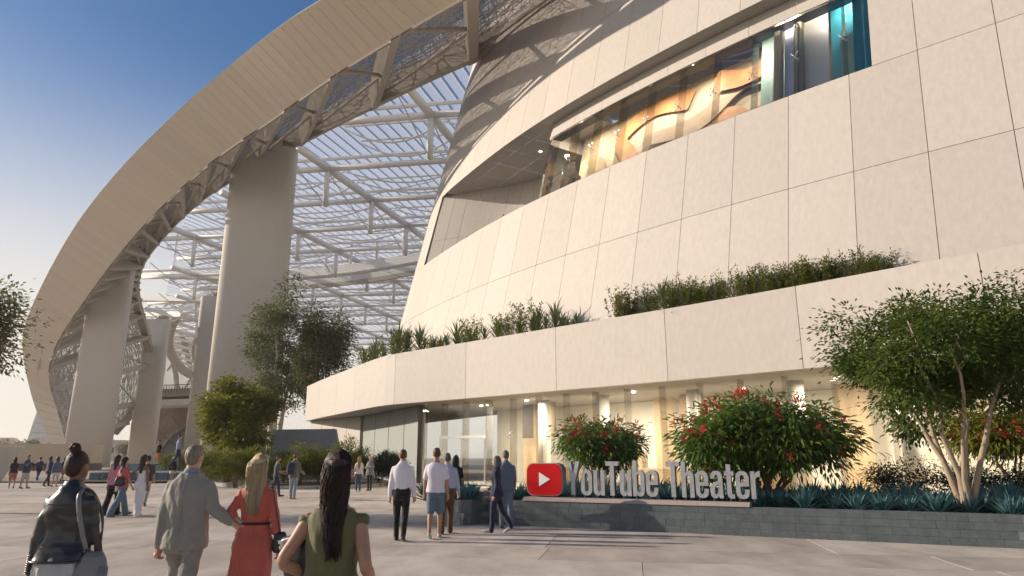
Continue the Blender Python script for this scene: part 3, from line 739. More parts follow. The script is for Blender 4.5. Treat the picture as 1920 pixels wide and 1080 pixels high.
# perimeter box girder and dark rail that hang below the far roof edge
sg_ = empty('roof_girder', (-30, 152, 30)); tag(sg_, 'long pale box girder with dark rail hanging below the translucent roof', 'girder')
def gpart(pts, r, m, name):
    mb = MB()
    for a, b in zip(pts, pts[1:]): mb.beam(a, b, r[0], r[1])
    o = mb.build(name, m, sg_); o.matrix_parent_inverse = Matrix.Translation(sg_.location).inverted()
gl_ = catmull([atY(262, 512, 178), atY(420, 518, 165), atY(560, 515, 155), atY(680, 503, 146), atY(800, 482, 138), atY(870, 465, 134)], 5)
gpart(gl_, (2.6, 1.9), M['white_steel'], 'girder_box')
gpart([p + Vector((0, -2, -2.9)) for p in gl_[6:]], (2.2, 1.3), M['cable'], 'service_rail')
gpart([p + Vector((0, -3.4, -4.0)) for p in gl_[6:]], (.5, .9), M['beam'], 'lower_rail')
for i in range(2, len(gl_), 2):
    mb = MB(); mb.tube([gl_[i], gl_[i] + Vector((0, 0, 11))], .35, 6); o = mb.build('hanger', M['white_steel'], sg_); o.matrix_parent_inverse = Matrix.Translation(sg_.location).inverted()
gpart([atY(262, 560, 200), atY(390, 562, 190)], (2.5, 1.5), M['white_steel'], 'deck_beam')
gpart([atY(265, 590, 215), atY(345, 592, 205)], (2.5, 1.3), M['white_steel'], 'deck_beam')
for i in range(9):
    a = atY(262 + i * 15, 575, 205); mb = MB(); mb.beam(a, a + Vector((6, 0, 3.5 * (1 if i % 2 else -1))), .4, .4); o = mb.build('truss_web', M['white_steel'], sg_); o.matrix_parent_inverse = Matrix.Translation(sg_.location).inverted()
# far arch of the roof opening with its ladder-like inner face
fa = empty('far_arch', atY(330, 640, 230) * 1.0); tag(fa, 'curved beige arch frame deep under the stadium roof between two columns', 'arch')
fo = catmull([atY(425, 535, 215), atY(372, 558, 220), atY(335, 590, 226), atY(318, 630, 232), atY(322, 665, 238), atY(345, 695, 242), atY(385, 712, 244)], 6)
fi_ = [p + Vector((5.5 - 4 * abs(k / len(fo) - .5), 8, -1.6)) for k, p in enumerate(fo)]
mb = MB(); mb.tube(fo, 1.5, 6); o = mb.build('outer_frame', M['beam'], fa); o.matrix_parent_inverse = Matrix.Translation(fa.location).inverted()
mb = MB(); mb.tube(fi_, .9, 6); o = mb.build('inner_frame', M['beam'], fa); o.matrix_parent_inverse = Matrix.Translation(fa.location).inverted()
for k in range(0, len(fo), 2):
    mb = MB(); mb.beam(fo[k], fi_[k], .5, .8); o = mb.build('rung', M['white_steel'], fa); o.matrix_parent_inverse = Matrix.Translation(fa.location).inverted()
# lattice shell on the far side of the canopy below the arch
ls = empty('far_canopy_shell', atY(330, 700, 262)); tag(ls, 'distant triangulated canopy shell with curved ribs seen between the blade columns', 'canopy')
mb = MB(); rr = random.Random(5)
def shp(a, b): return atY(300 + a * 110, 615 + b * 125 + 12 * math.sin(a * 3), 262 + 14 * math.sin(b * 2))
n1, n2 = 22, 26
for i in range(n1):
    for j in range(n2):
        p = shp(i / n1, j / n2)
        for q in (shp((i + 1) / n1, j / n2), shp(i / n1, (j + 1) / n2), shp((i + 1) / n1, (j + 1) / n2)): mb.beam(p, q, .16, .16)
o = mb.build('lattice', M['lattice'], ls); o['kind'] = 'stuff'; o.matrix_parent_inverse = Matrix.Translation(ls.location).inverted()
for a in (.1, .38, .66, .92):
    mb = MB(); mb.tube([shp(a + .22 * math.sin(b / 8 * 1.6), b / 8) + Vector((0, -1, 0)) for b in range(9)], 1.0, 6); o = mb.build('rib', M['beam'], ls); o.matrix_parent_inverse = Matrix.Translation(ls.location).inverted()
for a, b, c, d_ in ((.1, .1, .5, .6), (.5, .15, .15, .6), (.4, .9, .8, .3), (.66, .2, .95, .7)):
    mb = MB(); mb.tube([shp(a, b) + Vector((0, -1.2, 0)), shp(c, d_) + Vector((0, -1.2, 0))], .45, 6); o = mb.build('strut', M['beam'], ls); o.matrix_parent_inverse = Matrix.Translation(ls.location).inverted()
# ------------------------------------------------------------ long planter with tiled face
M['tile'] = mat('slate_tile', (.115, .135, .14), .65, .4, var=.22, vscale=5, bump=.3, bscale=50, objvar=.07)
M['coping'] = mat('planter_coping', (.13, .145, .15), .6, var=.12, vscale=5)
M['ledge'] = mat('pinkish_stone_ledge', (.40, .32, .29), .65, var=.08, vscale=6)
pl = empty('long_planter', (4, 16, 0)); tag(pl, 'long low planter faced with dark slate tiles along the plaza', 'planter')
def lpart(mb, name, m, smooth=False, root=None):
    r_ = root or pl; o = mb.build(name, m, r_, smooth); o.matrix_parent_inverse = Matrix.Translation(r_.location).inverted(); return o
fr = [atZ(1990, 1032), atZ(1920, 1029), atZ(1680, 1018), atZ(1440, 1007), atZ(1200, 996), atZ(960, 985), atZ(917, 980.5)]
PF = Curve([Vector((6.5, 29.5, 0)), Vector((.6, 24.6, 0)), Vector((-1.25, 22.2, 0)), Vector((-1.85, 20.2, 0)), Vector((-1.7, 18.9, 0)), Vector((-1.2, 18.0, 0))] + [p for p in reversed(fr)] + [Vector((14, 12.6, 0))], 8)
PH = .60
def pf(s, z, off=0.0):
    p = PF.at(s); t = PF.tan(s); n = Vector((-t.y, t.x, 0)); return Vector((p.x, p.y, z)) + n * off
mb = MB(); N = 90; ss = [PF.len * i / N for i in range(N + 1)]
for a, b in zip(ss, ss[1:]):
    mb.quad(pf(a, -.01, .012), pf(b, -.01, .012), pf(b, PH, .012), pf(a, PH, .012)); mb.quad(pf(a, PH, .012), pf(b, PH, .012), pf(b, PH, .22), pf(a, PH, .22)); mb.quad(pf(a, PH, .22), pf(b, PH, .22), pf(b, .4, .22), pf(a, .4, .22))
core_ = lpart(mb, 'core', M['coping'])
rows_ = 4; th = PH / rows_; rt = random.Random(2)
front0 = PF.nearest((-1.85, 20.2, 0)) - 1.5
for r_ in range(rows_):
    s = front0 + (r_ % 2) * .15
    while s < PF.len - .2:
        wv = rt.choice((.28, .36, .44)); e = s + wv; o_ = rt.uniform(-.002, .002); g = .0022
        mb = MB(); z0, z1 = r_ * th + g, (r_ + 1) * th - g
        mb.add([pf(s + g, z0, o_), pf(e - g, z0, o_), pf(e - g, z1, o_), pf(s + g, z1, o_), pf(s + g, z0, .014), pf(e - g, z0, .014), pf(e - g, z1, .014), pf(s + g, z1, .014)], [(0, 1, 2, 3), (0, 4, 5, 1), (1, 5, 6, 2), (2, 6, 7, 3), (3, 7, 4, 0)])
        mb.build('tile', M['tile'], core_); s = e
soil_o = [(p.x, p.y) for p in [pf(s, 0, .2) for s in ss]] + [(20, 18), (13, 24)]
mb = MB(); n = len(soil_o); mb.add([(x, y, .5) for x, y in soil_o], [tuple(range(n))]); lpart(mb, 'soil', M['soil'])
# ledge carrying the sign
sA, sB = PF.nearest((*atZ(975, 986).xy, 0)), PF.nearest((*atZ(1425, 1006).xy, 0))
mb = MB(); k = 12
for i in range(k):
    a, b = sA + (sB - sA) * i / k, sA + (sB - sA) * (i + 1) / k
    v = [pf(a, PH + .003, -.02), pf(b, PH + .003, -.02), pf(b, PH + .09, .08), pf(a, PH + .09, .08), pf(b, PH + .09, .55), pf(a, PH + .09, .55), pf(b, .5, .55), pf(a, .5, .55)]
    mb.add(v, [(0, 1, 2, 3), (3, 2, 4, 5), (5, 4, 6, 7)] + ([(0, 3, 5, 7)] if i == 0 else []) + ([(1, 6, 4, 2)] if i == k - 1 else []))
lpart(mb, 'sign_ledge', M['ledge'])
# ------------------------------------------------------------ sign
M['letter'] = mat('brushed_zinc', (.44, .45, .465), .42, .5, metal=.5, var=.22, vscale=7, bump=.15, bscale=40)
M['letter_side'] = mat('letter_return', (.22, .24, .26), .5, metal=.4)
M['red'] = mat('red_acrylic', (.62, .004, .006), .4, .3)
M['white'] = mat('white_acrylic', (.92, .92, .92), .35)
def rrect(x0, y0, x1, y1, r, n=5):
    out = []
    for cx, cy, a0 in ((x1 - r, y0 + r, -90), (x1 - r, y1 - r, 0), (x0 + r, y1 - r, 90), (x0 + r, y0 + r, 180)):
        for i in range(n + 1): a = R(a0 + 90 * i / n); out.append((cx + r * math.cos(a), cy + r * math.sin(a)))
    return out
U_ = [(0, .74), (.145, .74), (.145, .16), (.165, .115), (.205, .10), (.245, .12), (.265, .16), (.265, .74), (.41, .74), (.41, 0), (.275, 0), (.27, .06), (.22, .005), (.14, -.01), (.06, .02), (.015, .08), (0, .17)]
T__ = [(0, 1), (.46, 1), (.46, .87), (.305, .87), (.305, 0), (.155, 0), (.155, .87), (0, .87)]
E_ = [[(.42, .33), (.14, .33), (.14, .18), (.16, .12), (.21, .1), (.26, .12), (.28, .18), (.28, .25), (.42, .25), (.42, .17), (.39, .07), (.32, .01), (.21, -.01), (.1, .01), (.03, .07), (0, .17), (0, .57), (.03, .67), (.1, .73), (.21, .75), (.32, .73), (.39, .67), (.42, .57)], [(.14, .43), (.28, .43), (.28, .57), (.26, .62), (.21, .64), (.16, .62), (.14, .57)]]
GL = {'Y': [[(0, 1), (.16, 1), (.245, .62), (.33, 1), (.49, 1), (.32, .42), (.32, 0), (.17, 0), (.17, .42)]],
 'o': [rrect(0, -.01, .42, .75, .18), rrect(.14, .1, .28, .64, .065)], 'u': [U_], 'T': [T__], 'e': E_,
 'b': [[(0, 0), (0, 1), (.145, 1), (.145, .69), (.2, .735), (.27, .745), (.35, .72), (.4, .65), (.415, .57), (.415, .17), (.4, .08), (.35, .02), (.27, -.01), (.2, .005), (.14, .06), (.135, 0)], rrect(.146, .11, .27, .63, .055)],
 'h': [[(0, 0), (0, 1), (.145, 1), (.145, .68), (.2, .73), (.27, .75), (.36, .72), (.405, .65), (.415, .56), (.415, 0), (.27, 0), (.27, .55), (.25, .61), (.21, .63), (.165, .6), (.145, .54), (.145, 0)]],
 'a': [[(.02, .53), (.02, .58), (.05, .68), (.12, .74), (.21, .75), (.31, .74), (.38, .68), (.405, .58), (.405, .12), (.42, 0), (.285, 0), (.275, .06), (.22, .005), (.14, -.01), (.06, .02), (.015, .08), (0, .17), (0, .25), (.02, .34), (.08, .4), (.2, .45), (.265, .48), (.265, .56), (.25, .62), (.21, .64), (.17, .62), (.155, .57), (.155, .53)], [(.265, .38), (.265, .2), (.24, .13), (.2, .1), (.16, .12), (.145, .17), (.145, .25), (.17, .31), (.21, .35)]],
 't': [[(.0, .74), (.0, .62), (.07, .62), (.07, .15), (.085, .06), (.13, .01), (.21, -.01), (.3, .005), (.3, .12), (.25, .11), (.22, .13), (.215, .18), (.215, .62), (.3, .62), (.3, .74), (.215, .74), (.215, .93), (.07, .93), (.07, .74)]],
 'r': [[(0, 0), (0, .74), (.14, .74), (.14, .65), (.19, .72), (.28, .755), (.3, .75), (.3, .59), (.25, .6), (.18, .57), (.145, .5), (.145, 0)]]}
def extrude_outline(name, polys, scale, depth, mats, bevel=0.0):
    cu = bpy.data.curves.new(name, 'CURVE'); cu.dimensions = '2D'; cu.fill_mode = 'BOTH'; cu.extrude = depth / 2
    for pg in polys:
        sp = cu.splines.new('POLY'); sp.points.add(len(pg) - 1); sp.use_cyclic_u = True
        for i, (x, y) in enumerate(pg): sp.points[i].co = (x * scale, y * scale, 0, 1)
    tmp = bpy.data.objects.new(name, cu); col.objects.link(tmp); bpy.context.view_layer.update()
    me = bpy.data.meshes.new_from_object(tmp.evaluated_get(bpy.context.evaluated_depsgraph_get())); bpy.data.objects.remove(tmp); bpy.data.curves.remove(cu)
    me.name = name; me.materials.clear()
    for m in mats: me.materials.append(m)
    for p in me.polygons: p.material_index = 0 if abs(p.normal.z) > .7 else min(1, len(mats) - 1)
    return me
L0, L1 = pf(sA, 0, .3), pf(sB, 0, .3); sdirx = (L1 - L0).normalized(); srz = math.atan2(sdirx.y, sdirx.x)
sgn = empty('sign', (L0.x, L0.y, PH + .09), srz); tag(sgn, 'freestanding YouTube Theater sign of metal letters beside a red play button block', 'sign')
LEN = (L1 - L0).length + .3; CAP = .80
# red play button
bw, bh = .98, .80; me = extrude_outline('logo_block', [rrect(0, 0, bw, bh, .2, 8)], 1, .26, [M['letter'], M['letter_side']])
lb = link_mesh('logo_block', me, sgn); lb.rotation_euler = (math.pi / 2, 0, 0); lb.location = (.03, 0, .03)
me = extrude_outline('logo_face', [rrect(.02, .02, bw - .02, bh - .02, .185, 8)], 1, .02, [M['red']])
o = link_mesh('logo_face', me, lb); o.location = (0, 0, .144)
me = extrude_outline('play_triangle', [[(.36, .23), (.66, .40), (.36, .57)]], 1, .01, [M['white']])
o = link_mesh('play_triangle', me, lb); o.location = (0, 0, .162)
word = 'YouTube Theater'; adv = {}
wid = {c: max(x for x, y in GL[c][0]) for c in GL}
tot = sum((wid[c] + .05) if c != ' ' else .24 for c in word) - .05 - .05 * 0
x = 1.10; k = (LEN - 1.16) / (tot * CAP)
cache = {}
for c in word:
    if c == ' ': x += .24 * CAP * k; continue
    if c not in cache: cache[c] = extrude_outline('letter', GL[c], CAP, .17, [M['letter'], M['letter_side']])
    o = link_mesh('letter', cache[c], sgn); o.rotation_euler = (math.pi / 2, 0, 0); o.location = (x, .02, .07); o.scale = (k, 1, 1)
    mb = MB(); mb.box((x + wid[c] * CAP * k * (.5 if c in 'YTt' else .22), .02, .032), (.025, .05, .07)); q = mb.build('letter_pin', M['letter_side'], sgn)
    x += (wid[c] + .05) * CAP * k
# ------------------------------------------------------------ plants
M['bark_pale'] = mat('pale_bark', (.36, .28, .20), .85, var=.25, vscale=6, bump=.5, bscale=30, stretch=(1, 1, .3))
M['bark_brown'] = mat('brown_bark', (.20, .115, .065), .85, var=.25, vscale=8, bump=.5, bscale=30, stretch=(1, 1, .3))
M['bark_white'] = mat('whitish_bark', (.50, .44, .36), .8, var=.35, vscale=4, bump=.4, bscale=25)
M['leaf_tree'] = leafmat('tree_leaf', (.05, .092, .015), (.13, .175, .03), trans=.5, scale=.9)
M['leaf_euc'] = leafmat('feathery_leaf', (.075, .09, .032), (.16, .165, .065), trans=.5, scale=.6)
M['leaf_yellow'] = leafmat('yellow_green_leaf', (.12, .14, .016), (.28, .27, .03), trans=.5, scale=.6)
M['leaf_shrub'] = leafmat('glossy_shrub_leaf', (.065, .14, .024), (.16, .25, .045), rough=.35, trans=.45, scale=1.2)
M['leaf_hedge'] = leafmat('hedge_leaf', (.085, .11, .02), (.20, .205, .036), trans=.5, scale=1)
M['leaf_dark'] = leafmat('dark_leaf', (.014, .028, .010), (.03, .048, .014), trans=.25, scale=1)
M['leaf_far'] = leafmat('sunlit_leaf', (.13, .13, .05), (.24, .22, .10), trans=.5, scale=.8)
M['agave'] = leafmat('blue_agave_leaf', (.055, .14, .155), (.11, .225, .235), rough=.55, trans=.15, scale=2)
M['yucca'] = leafmat('grey_green_blade', (.09, .135, .055), (.17, .21, .085), rough=.5, trans=.2, scale=2)
M['stripe'] = leafmat('yellow_edged_blade', (.10, .12, .03), (.30, .27, .09), rough=.5, trans=.2, scale=3)
M['flower'] = leafmat('coral_flower', (.48, .035, .03), (.62, .10, .075), rough=.6, trans=.3, scale=4)
def quat_mats(dirs, rolls):
    """orthonormal frames with x along dirs"""
    x = dirs / np.linalg.norm(dirs, axis=1, keepdims=True)
    up = np.tile(np.array([0, 0, 1.0]), (len(x), 1)); up[np.abs(x[:, 2]) > .95] = [0, 1, 0]
    y = np.cross(up, x); y /= np.linalg.norm(y, axis=1, keepdims=True); z = np.cross(x, y)
    c, s = np.cos(rolls)[:, None], np.sin(rolls)[:, None]
    return x, y * c + z * s, z * c - y * s
LEAF_V = np.array([[0, 0, 0], [.35, .5, .06], [.4, 0, 0], [.35, -.5, .06], [.75, .36, .0], [.78, 0, -.06], [.75, -.36, .0], [1, 0, -.16]])
LEAF_F = np.array([[0, 2, 1], [0, 3, 2], [1, 2, 5], [1, 5, 4], [2, 3, 6], [2, 6, 5], [4, 5, 7], [5, 6, 7]])
DIA_V = np.array([[0, 0, 0], [.45, .5, .05], [1, 0, -.08], [.45, -.5, .05]]); DIA_F = np.array([[0, 3, 2], [0, 2, 1]])
def leaf_mesh(name, pos, dirs, length, width, m, g, tmpl='dia'):
    V, Fc = (DIA_V, DIA_F) if tmpl == 'dia' else (LEAF_V, LEAF_F)
    n = len(pos); rolls = g.uniform(-.9, .9, n); x, y, z = quat_mats(dirs, rolls)
    L_ = (length * g.uniform(.7, 1.25, n))[:, None, None]; W_ = (width * g.uniform(.75, 1.2, n))[:, None, None]
    P_ = pos[:, None, :] + x[:, None, :] * V[None, :, 0:1] * L_ + y[:, None, :] * V[None, :, 1:2] * W_ + z[:, None, :] * V[None, :, 2:3] * L_
    k = len(V); verts = P_.reshape(-1, 3); faces = (Fc[None] + (np.arange(n) * k)[:, None, None]).reshape(-1, 3)
    me = bpy.data.meshes.new(name); me.vertices.add(len(verts)); me.vertices.foreach_set('co', verts.astype(np.float32).ravel())
    me.loops.add(faces.size); me.loops.foreach_set('vertex_index', faces.astype(np.int32).ravel())
    me.polygons.add(len(faces)); me.polygons.foreach_set('loop_start', np.arange(0, faces.size, 3, dtype=np.int32)); me.polygons.foreach_set('loop_total', np.full(len(faces), 3, dtype=np.int32))
    me.materials.append(m); me.update(calc_edges=True); me.validate(); return me
def crown_points(g, n, rx, ry, rz_, c, hollow=.35, lumps=7, flat=.0, lump_r=.45):
    """cluster centres spread over several lumps so the outline is uneven"""
    cen = g.normal(size=(lumps, 3)); cen /= np.linalg.norm(cen, axis=1, keepdims=True); cen *= g.uniform(.3, .68, (lumps, 1)) if flat >= 0 else g.uniform(.3, .9, (lumps, 1)); lrs = lump_r * g.uniform(.6, 1.35, lumps); cen[:, 2] = (np.abs(cen[:, 2]) * .9 - .12) if flat >= 0 else cen[:, 2] * .95
    out = []
    while len(out) < n:
        q = g.integers(lumps); l = cen[q]; v = g.normal(size=3); v /= np.linalg.norm(v); r = lrs[q] * g.uniform(hollow, 1) ** .5
        p = l + v * r * g.uniform(.75, 1.12)
        if np.linalg.norm(p) < (1.08 if flat >= 0 else 1.22) and p[2] > -.78: out.append(p)
    return np.array(out) * [rx, ry, rz_] + c
def make_tree(name, label, cat, base, H, crown, ncl, per, ll, lw, leaf, bark, stems=1, r0=.15, seed=1, lumps=7, droop=.25, spread=.5, group=None, flowers=0, tmpl='dia', clr=.45, fork=.35, lump_r=.45, lean=(0, 0), flat=0):
    g = np.random.default_rng(seed); root = empty(name, base); tag(root, label, cat, group)
    rx, ry, rz_, cz = crown; cc = np.array([lean[0], lean[1], cz])
    cl_ = crown_points(g, ncl, rx, ry, rz_, cc, lumps=lumps, lump_r=lump_r, flat=flat)
    # branches: stems rise and fan out, each cluster joins the nearest stem point
    mb = MB(); nodes = []
    for s_ in range(stems):
        a = 2 * math.pi * s_ / stems + g.uniform(-.3, .3); sp = spread * (0 if stems == 1 else 1)
        b0 = Vector((math.cos(a) * .12 * (stems > 1) * r0 * 10, math.sin(a) * .12 * (stems > 1) * r0 * 10, -.1))
        tx, ty = lean[0] + math.cos(a) * rx * sp * .9, lean[1] + math.sin(a) * ry * sp * .9; tz = cz + rz_ * g.uniform(-.05, .35)
        pts_ = []; kn = 9
        for i in range(kn + 1):
            f = i / kn; cv = f ** 1.5
            pts_.append(Vector((b0.x + (tx - b0.x) * cv + g.normal() * .035 * rx * f, b0.y + (ty - b0.y) * cv + g.normal() * .035 * ry * f, b0.z + (tz - b0.z) * f)))
        rads = [r0 * (1.25 - .2 * min(1, i * 3 / kn)) * (1 - .80 * i / kn) for i in range(kn + 1)]
        mb.tube(pts_, rads, 9); nodes += [(p, r) for p, r in zip(pts_, rads) if p.z > cz - rz_ * (1 - fork * .6) * 1.0]
    order = np.argsort(np.linalg.norm(cl_ - cc, axis=1))
    for q in order[::1]:
        c = Vector(cl_[q]); best = min(nodes, key=lambda n_: (n_[0] - c).length + max(0, n_[0].z - c.z + .1) * 1.5)
        p, r = best; d_ = c - p; ln_ = d_.length
        if ln_ < .05: continue
        m1 = p + d_ * .35 + Vector((g.normal() * .08, g.normal() * .08, .05)) * ln_; m2 = p + d_ * .7 + Vector((g.normal() * .07, g.normal() * .07, .07)) * ln_
        rr = max(.006, min(r * .55, .02 + .012 * ln_) * (r0 / .12) ** .4)
        mb.tube([p, m1, m2, c], [rr, rr * .75, rr * .5, rr * .25], 5, caps=False)
        nodes.append((m1, rr * .8)); nodes.append((m2, rr * .6))
    mb.build('trunk', bark, root, True)
    n = ncl * per; idx = np.repeat(np.arange(ncl), per); off = g.normal(size=(n, 3)) * clr * np.array([1, 1, .62])
    pos = cl_[idx] + off; dirs = off + .9 * (pos - cc) / np.array([rx, ry, rz_]) * clr + g.normal(size=(n, 3)) * .35 * clr; dirs[:, 2] -= droop * clr * 2
    cr_o = link_mesh('crown', leaf_mesh('crown', pos, dirs, ll, lw, leaf, g, tmpl), root)
    if flowers:
        od = np.linalg.norm((cl_ - cc) / [rx, ry, rz_], axis=1); fl = [i for i in np.argsort(-od) if cl_[i][1] < ry * .5][:flowers * 2]; fl = [fl[i] for i in g.permutation(len(fl))[:flowers]]
        for i in fl:
            k = 26; dv = g.normal(size=(k, 3)); dv[:, 2] = np.abs(dv[:, 2]) + .2; nrm = (cl_[i] - cc) / np.array([rx, ry, rz_]); nrm /= np.linalg.norm(nrm) + 1e-6
            ps = cl_[i] + nrm * clr * .9 + np.array([0, 0, clr * .45]) + g.normal(size=(k, 3)) * .055
            o_ = link_mesh('flower_head', leaf_mesh('flower_head', ps, dv, .085, .05, M['flower'], g), cr_o); o_['kind'] = 'stuff'
    return root
# the multi-stem tree at the right
b = atY(1815, 952, 14.6); b.z = .5
make_tree('spreading_tree', 'large spreading multi-stemmed green tree rising from the planter at the right', 'tree', b, 6, (2.6, 2.2, 2.2, 3.3), 620, 58, .12, .052, M['leaf_tree'], M['bark_pale'], stems=7, r0=.068, seed=11, lumps=30, droop=.3, spread=.66, clr=.19, lump_r=.26, lean=(.1, 0), flat=-1)
# flowering shrubs
b = atY(1128, 890, 19.3); b.z = .5
make_tree('flowering_shrub', 'smaller rounded flowering shrub behind the sign logo and first word', 'shrub', b, 3, (1.4, 1.2, 1.0, 1.45), 190, 42, .17, .045, M['leaf_shrub'], M['bark_brown'], stems=6, r0=.045, seed=21, lumps=16, droop=.5, spread=.7, group='flowering shrubs in the planter', flowers=42, tmpl='leaf', clr=.2)
b = atY(1440, 900, 17.4); b.z = .5
make_tree('flowering_shrub', 'biggest domed flowering shrub with red blooms, right of the sign', 'shrub', b, 3.3, (2.3, 1.7, 1.5, 1.4), 400, 46, .21, .054, M['leaf_shrub'], M['bark_brown'], stems=8, r0=.06, seed=22, lumps=22, droop=.5, spread=.75, group='flowering shrubs in the planter', flowers=55, tmpl='leaf', clr=.24)
b = atY(1905, 880, 19.0); b.z = .5
make_tree('flowering_shrub', 'flowering shrub at the right edge behind the spreading tree', 'shrub', b, 3, (1.9, 1.4, 1.15, 1.75), 150, 42, .22, .055, M['leaf_yellow'], M['bark_brown'], stems=6, r0=.05, seed=23, lumps=9, droop=.5, spread=.7, group='flowering shrubs in the planter', flowers=26, tmpl='leaf', clr=.24)
for i, (u, Y, sx_) in enumerate(((1700, 18.2, 1.0), (1800, 18.0, 1.3), (1900, 16.8, 1.2))):
    b = atY(u, 900, Y); b.z = .5
    make_tree('dark_bush', ('low dark twiggy bush left of the spreading tree trunks', 'low dark bush directly behind the spreading tree trunks', 'low dark bush at the right picture edge')[i], 'bush', b, 1, (sx_, .9, .62, .55), 70, 40, .09, .035, M['leaf_dark'], M['bark_brown'], stems=5, r0=.03, seed=31 + i, lumps=7, clr=.16, group='dark bushes in the planter')
# tall feathery trees and the yellow-green tree behind the plaza
b = atY(508, 860, 74); b.z = 0
make_tree('tall_tree', 'tall feathery pale-trunked tree in front of the nearest blade column', 'tree', b, 21, (4.7, 4.0, 8.6, 13.2), 330, 48, .38, .16, M['leaf_euc'], M['bark_white'], stems=3, r0=.34, seed=41, lumps=26, droop=.4, spread=.35, clr=.5, lump_r=.24, lean=(.4, 0), flat=-1)
b = atY(592, 860, 72); b.z = 0
make_tree('tall_tree', 'thinner feathery tree to the right of the tall pale-trunked one', 'tree', b, 19, (3.6, 3.0, 7.0, 12.4), 230, 46, .38, .16, M['leaf_euc'], M['bark_white'], stems=3, r0=.26, seed=42, lumps=22, droop=.4, spread=.4, clr=.6, lump_r=.26, flat=-1)
b = atY(618, 860, 76); b.z = 0
make_tree('tall_tree', 'low dense tree crown beside the terrace end wall', 'tree', b, 10, (4.0, 3.0, 3.6, 7.6), 170, 46, .38, .16, M['leaf_euc'], M['bark_white'], stems=3, r0=.18, seed=43, lumps=9, clr=.55)
b = atY(428, 868, 46); b.z = 0
make_tree('yellow_green_tree', 'bushy yellow-green layered tree left of the tall feathery tree', 'tree', b, 7, (2.9, 2.3, 3.4, 4.1), 300, 52, .30, .15, M['leaf_yellow'], M['bark_brown'], stems=3, r0=.13, seed=44, lumps=22, droop=.25, spread=.4, clr=.3, lump_r=.27, flat=-1)
# tree reaching in at the left edge
b = Vector((-18.2, 22.4, 0))
make_tree('plaza_tree', 'sunlit tree whose loose crown reaches in at the left edge', 'tree', b, 7.5, (3.3, 2.7, 2.6, 5.6), 260, 46, .17, .08, M['leaf_far'], M['bark_pale'], stems=2, r0=.12, seed=51, lumps=15, clr=.3, lump_r=.32)
# hedge bushes on the kerbed bed
HB = [(392, 41, 1.35, 1.05), (440, 40, 1.5, 1.1), (478, 42, 1.1, .9), (562, 41.5, 1.2, 1.1), (598, 43, 1.1, .85), (640, 41, 1.35, 1.15), (668, 44, 1.0, .95), (712, 42, 1.15, .95), (735, 43, .9, .75), (350, 56, 1.6, 1.1), (318, 60, 1.4, 1.0), (530, 44, 1.1, .9)]
HL = ['round hedge bush in sun at the left end of the kerbed bed', 'fullest sunlit hedge bush below the yellow-green tree', 'hedge bush behind the blond woman in the coral dress', 'upright bush beside the man with the backpack', 'low bush right of the man with the backpack', 'tall upright bush behind the woman with dark pinned hair', 'bush below the sunlit pier wall', 'dark shaded bush beside the two chatting women', 'small shaded bush at the right end of the kerbed bed', 'far round bush on the raised basin right of the standing visitor', 'far bush between the distant columns', 'hedge bush between the coral dress and the backpack']
for i, (u, Y, r_, h) in enumerate(HB):
    b = atY(u, 905, Y); b.z = .12
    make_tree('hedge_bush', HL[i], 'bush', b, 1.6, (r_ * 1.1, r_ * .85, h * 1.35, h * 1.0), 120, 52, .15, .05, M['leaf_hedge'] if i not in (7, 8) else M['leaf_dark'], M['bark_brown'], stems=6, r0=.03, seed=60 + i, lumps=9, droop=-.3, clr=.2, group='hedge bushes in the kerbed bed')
# ---- rosettes
def rosette(g, n, ln_, wd, elev, m, name, up=.0, fold=.25, curve=.35, stem=0.0):
    mb = MB()
    for i in range(n):
        f = i / n; a = i * 2.399 + g.uniform(-.2, .2); e = elev[0] + (elev[1] - elev[0]) * f + g.uniform(-.12, .12); L_ = ln_ * g.uniform(.8, 1.15) * (1 - .25 * f); z0 = stem * f
        ch = Vector((math.cos(a), math.sin(a), 0)); sd_ = Vector((-math.sin(a), math.cos(a), 0)); pr = None; kk = 4
        for j in range(kk + 1):
            t = j / kk; ee = e - curve * t * t; p = ch * (L_ * t * math.cos(ee) + .02) + Vector((0, 0, z0 + L_ * t * math.sin(ee)))
            w_ = wd * (.75 + .5 * t if t < .5 else 1.0 * (1 - t) * 2) * (1 if j < kk else .02); nup = Vector((-ch.x * math.sin(ee), -ch.y * math.sin(ee), math.cos(ee)))
            cur = [p + sd_ * w_ + nup * w_ * fold, p, p - sd_ * w_ + nup * w_ * fold]
            if pr: mb.quad(pr[0], pr[1], cur[1], cur[0]); mb.quad(pr[1], pr[2], cur[2], cur[1])
            pr = cur
    return mb
g = np.random.default_rng(5)
AG = [rosette(g, 46, .46, .024, (.15, 1.45), M['agave'], 'agave', curve=.1).mesh('agave', M['agave']) for _ in range(4)]
YU = [rosette(g, 44, .75, .024, (.2, 1.5), M['yucca'], 'yucca', curve=.25, stem=.5).mesh('yucca', M['yucca']) for _ in range(3)]
YS = [rosette(g, 30, .75, .04, (.3, 1.5), M['stripe'], 'yucca', curve=.3, stem=.1).mesh('striped_yucca', M['stripe']) for _ in range(2)]
def put(name, me, loc, rzv, sc_, label, cat, group):
    o = link_mesh(name, me); o.location = loc; o.rotation_euler = (0, 0, rzv); o.scale = (sc_,) * 3; return tag(o, label, cat, group)
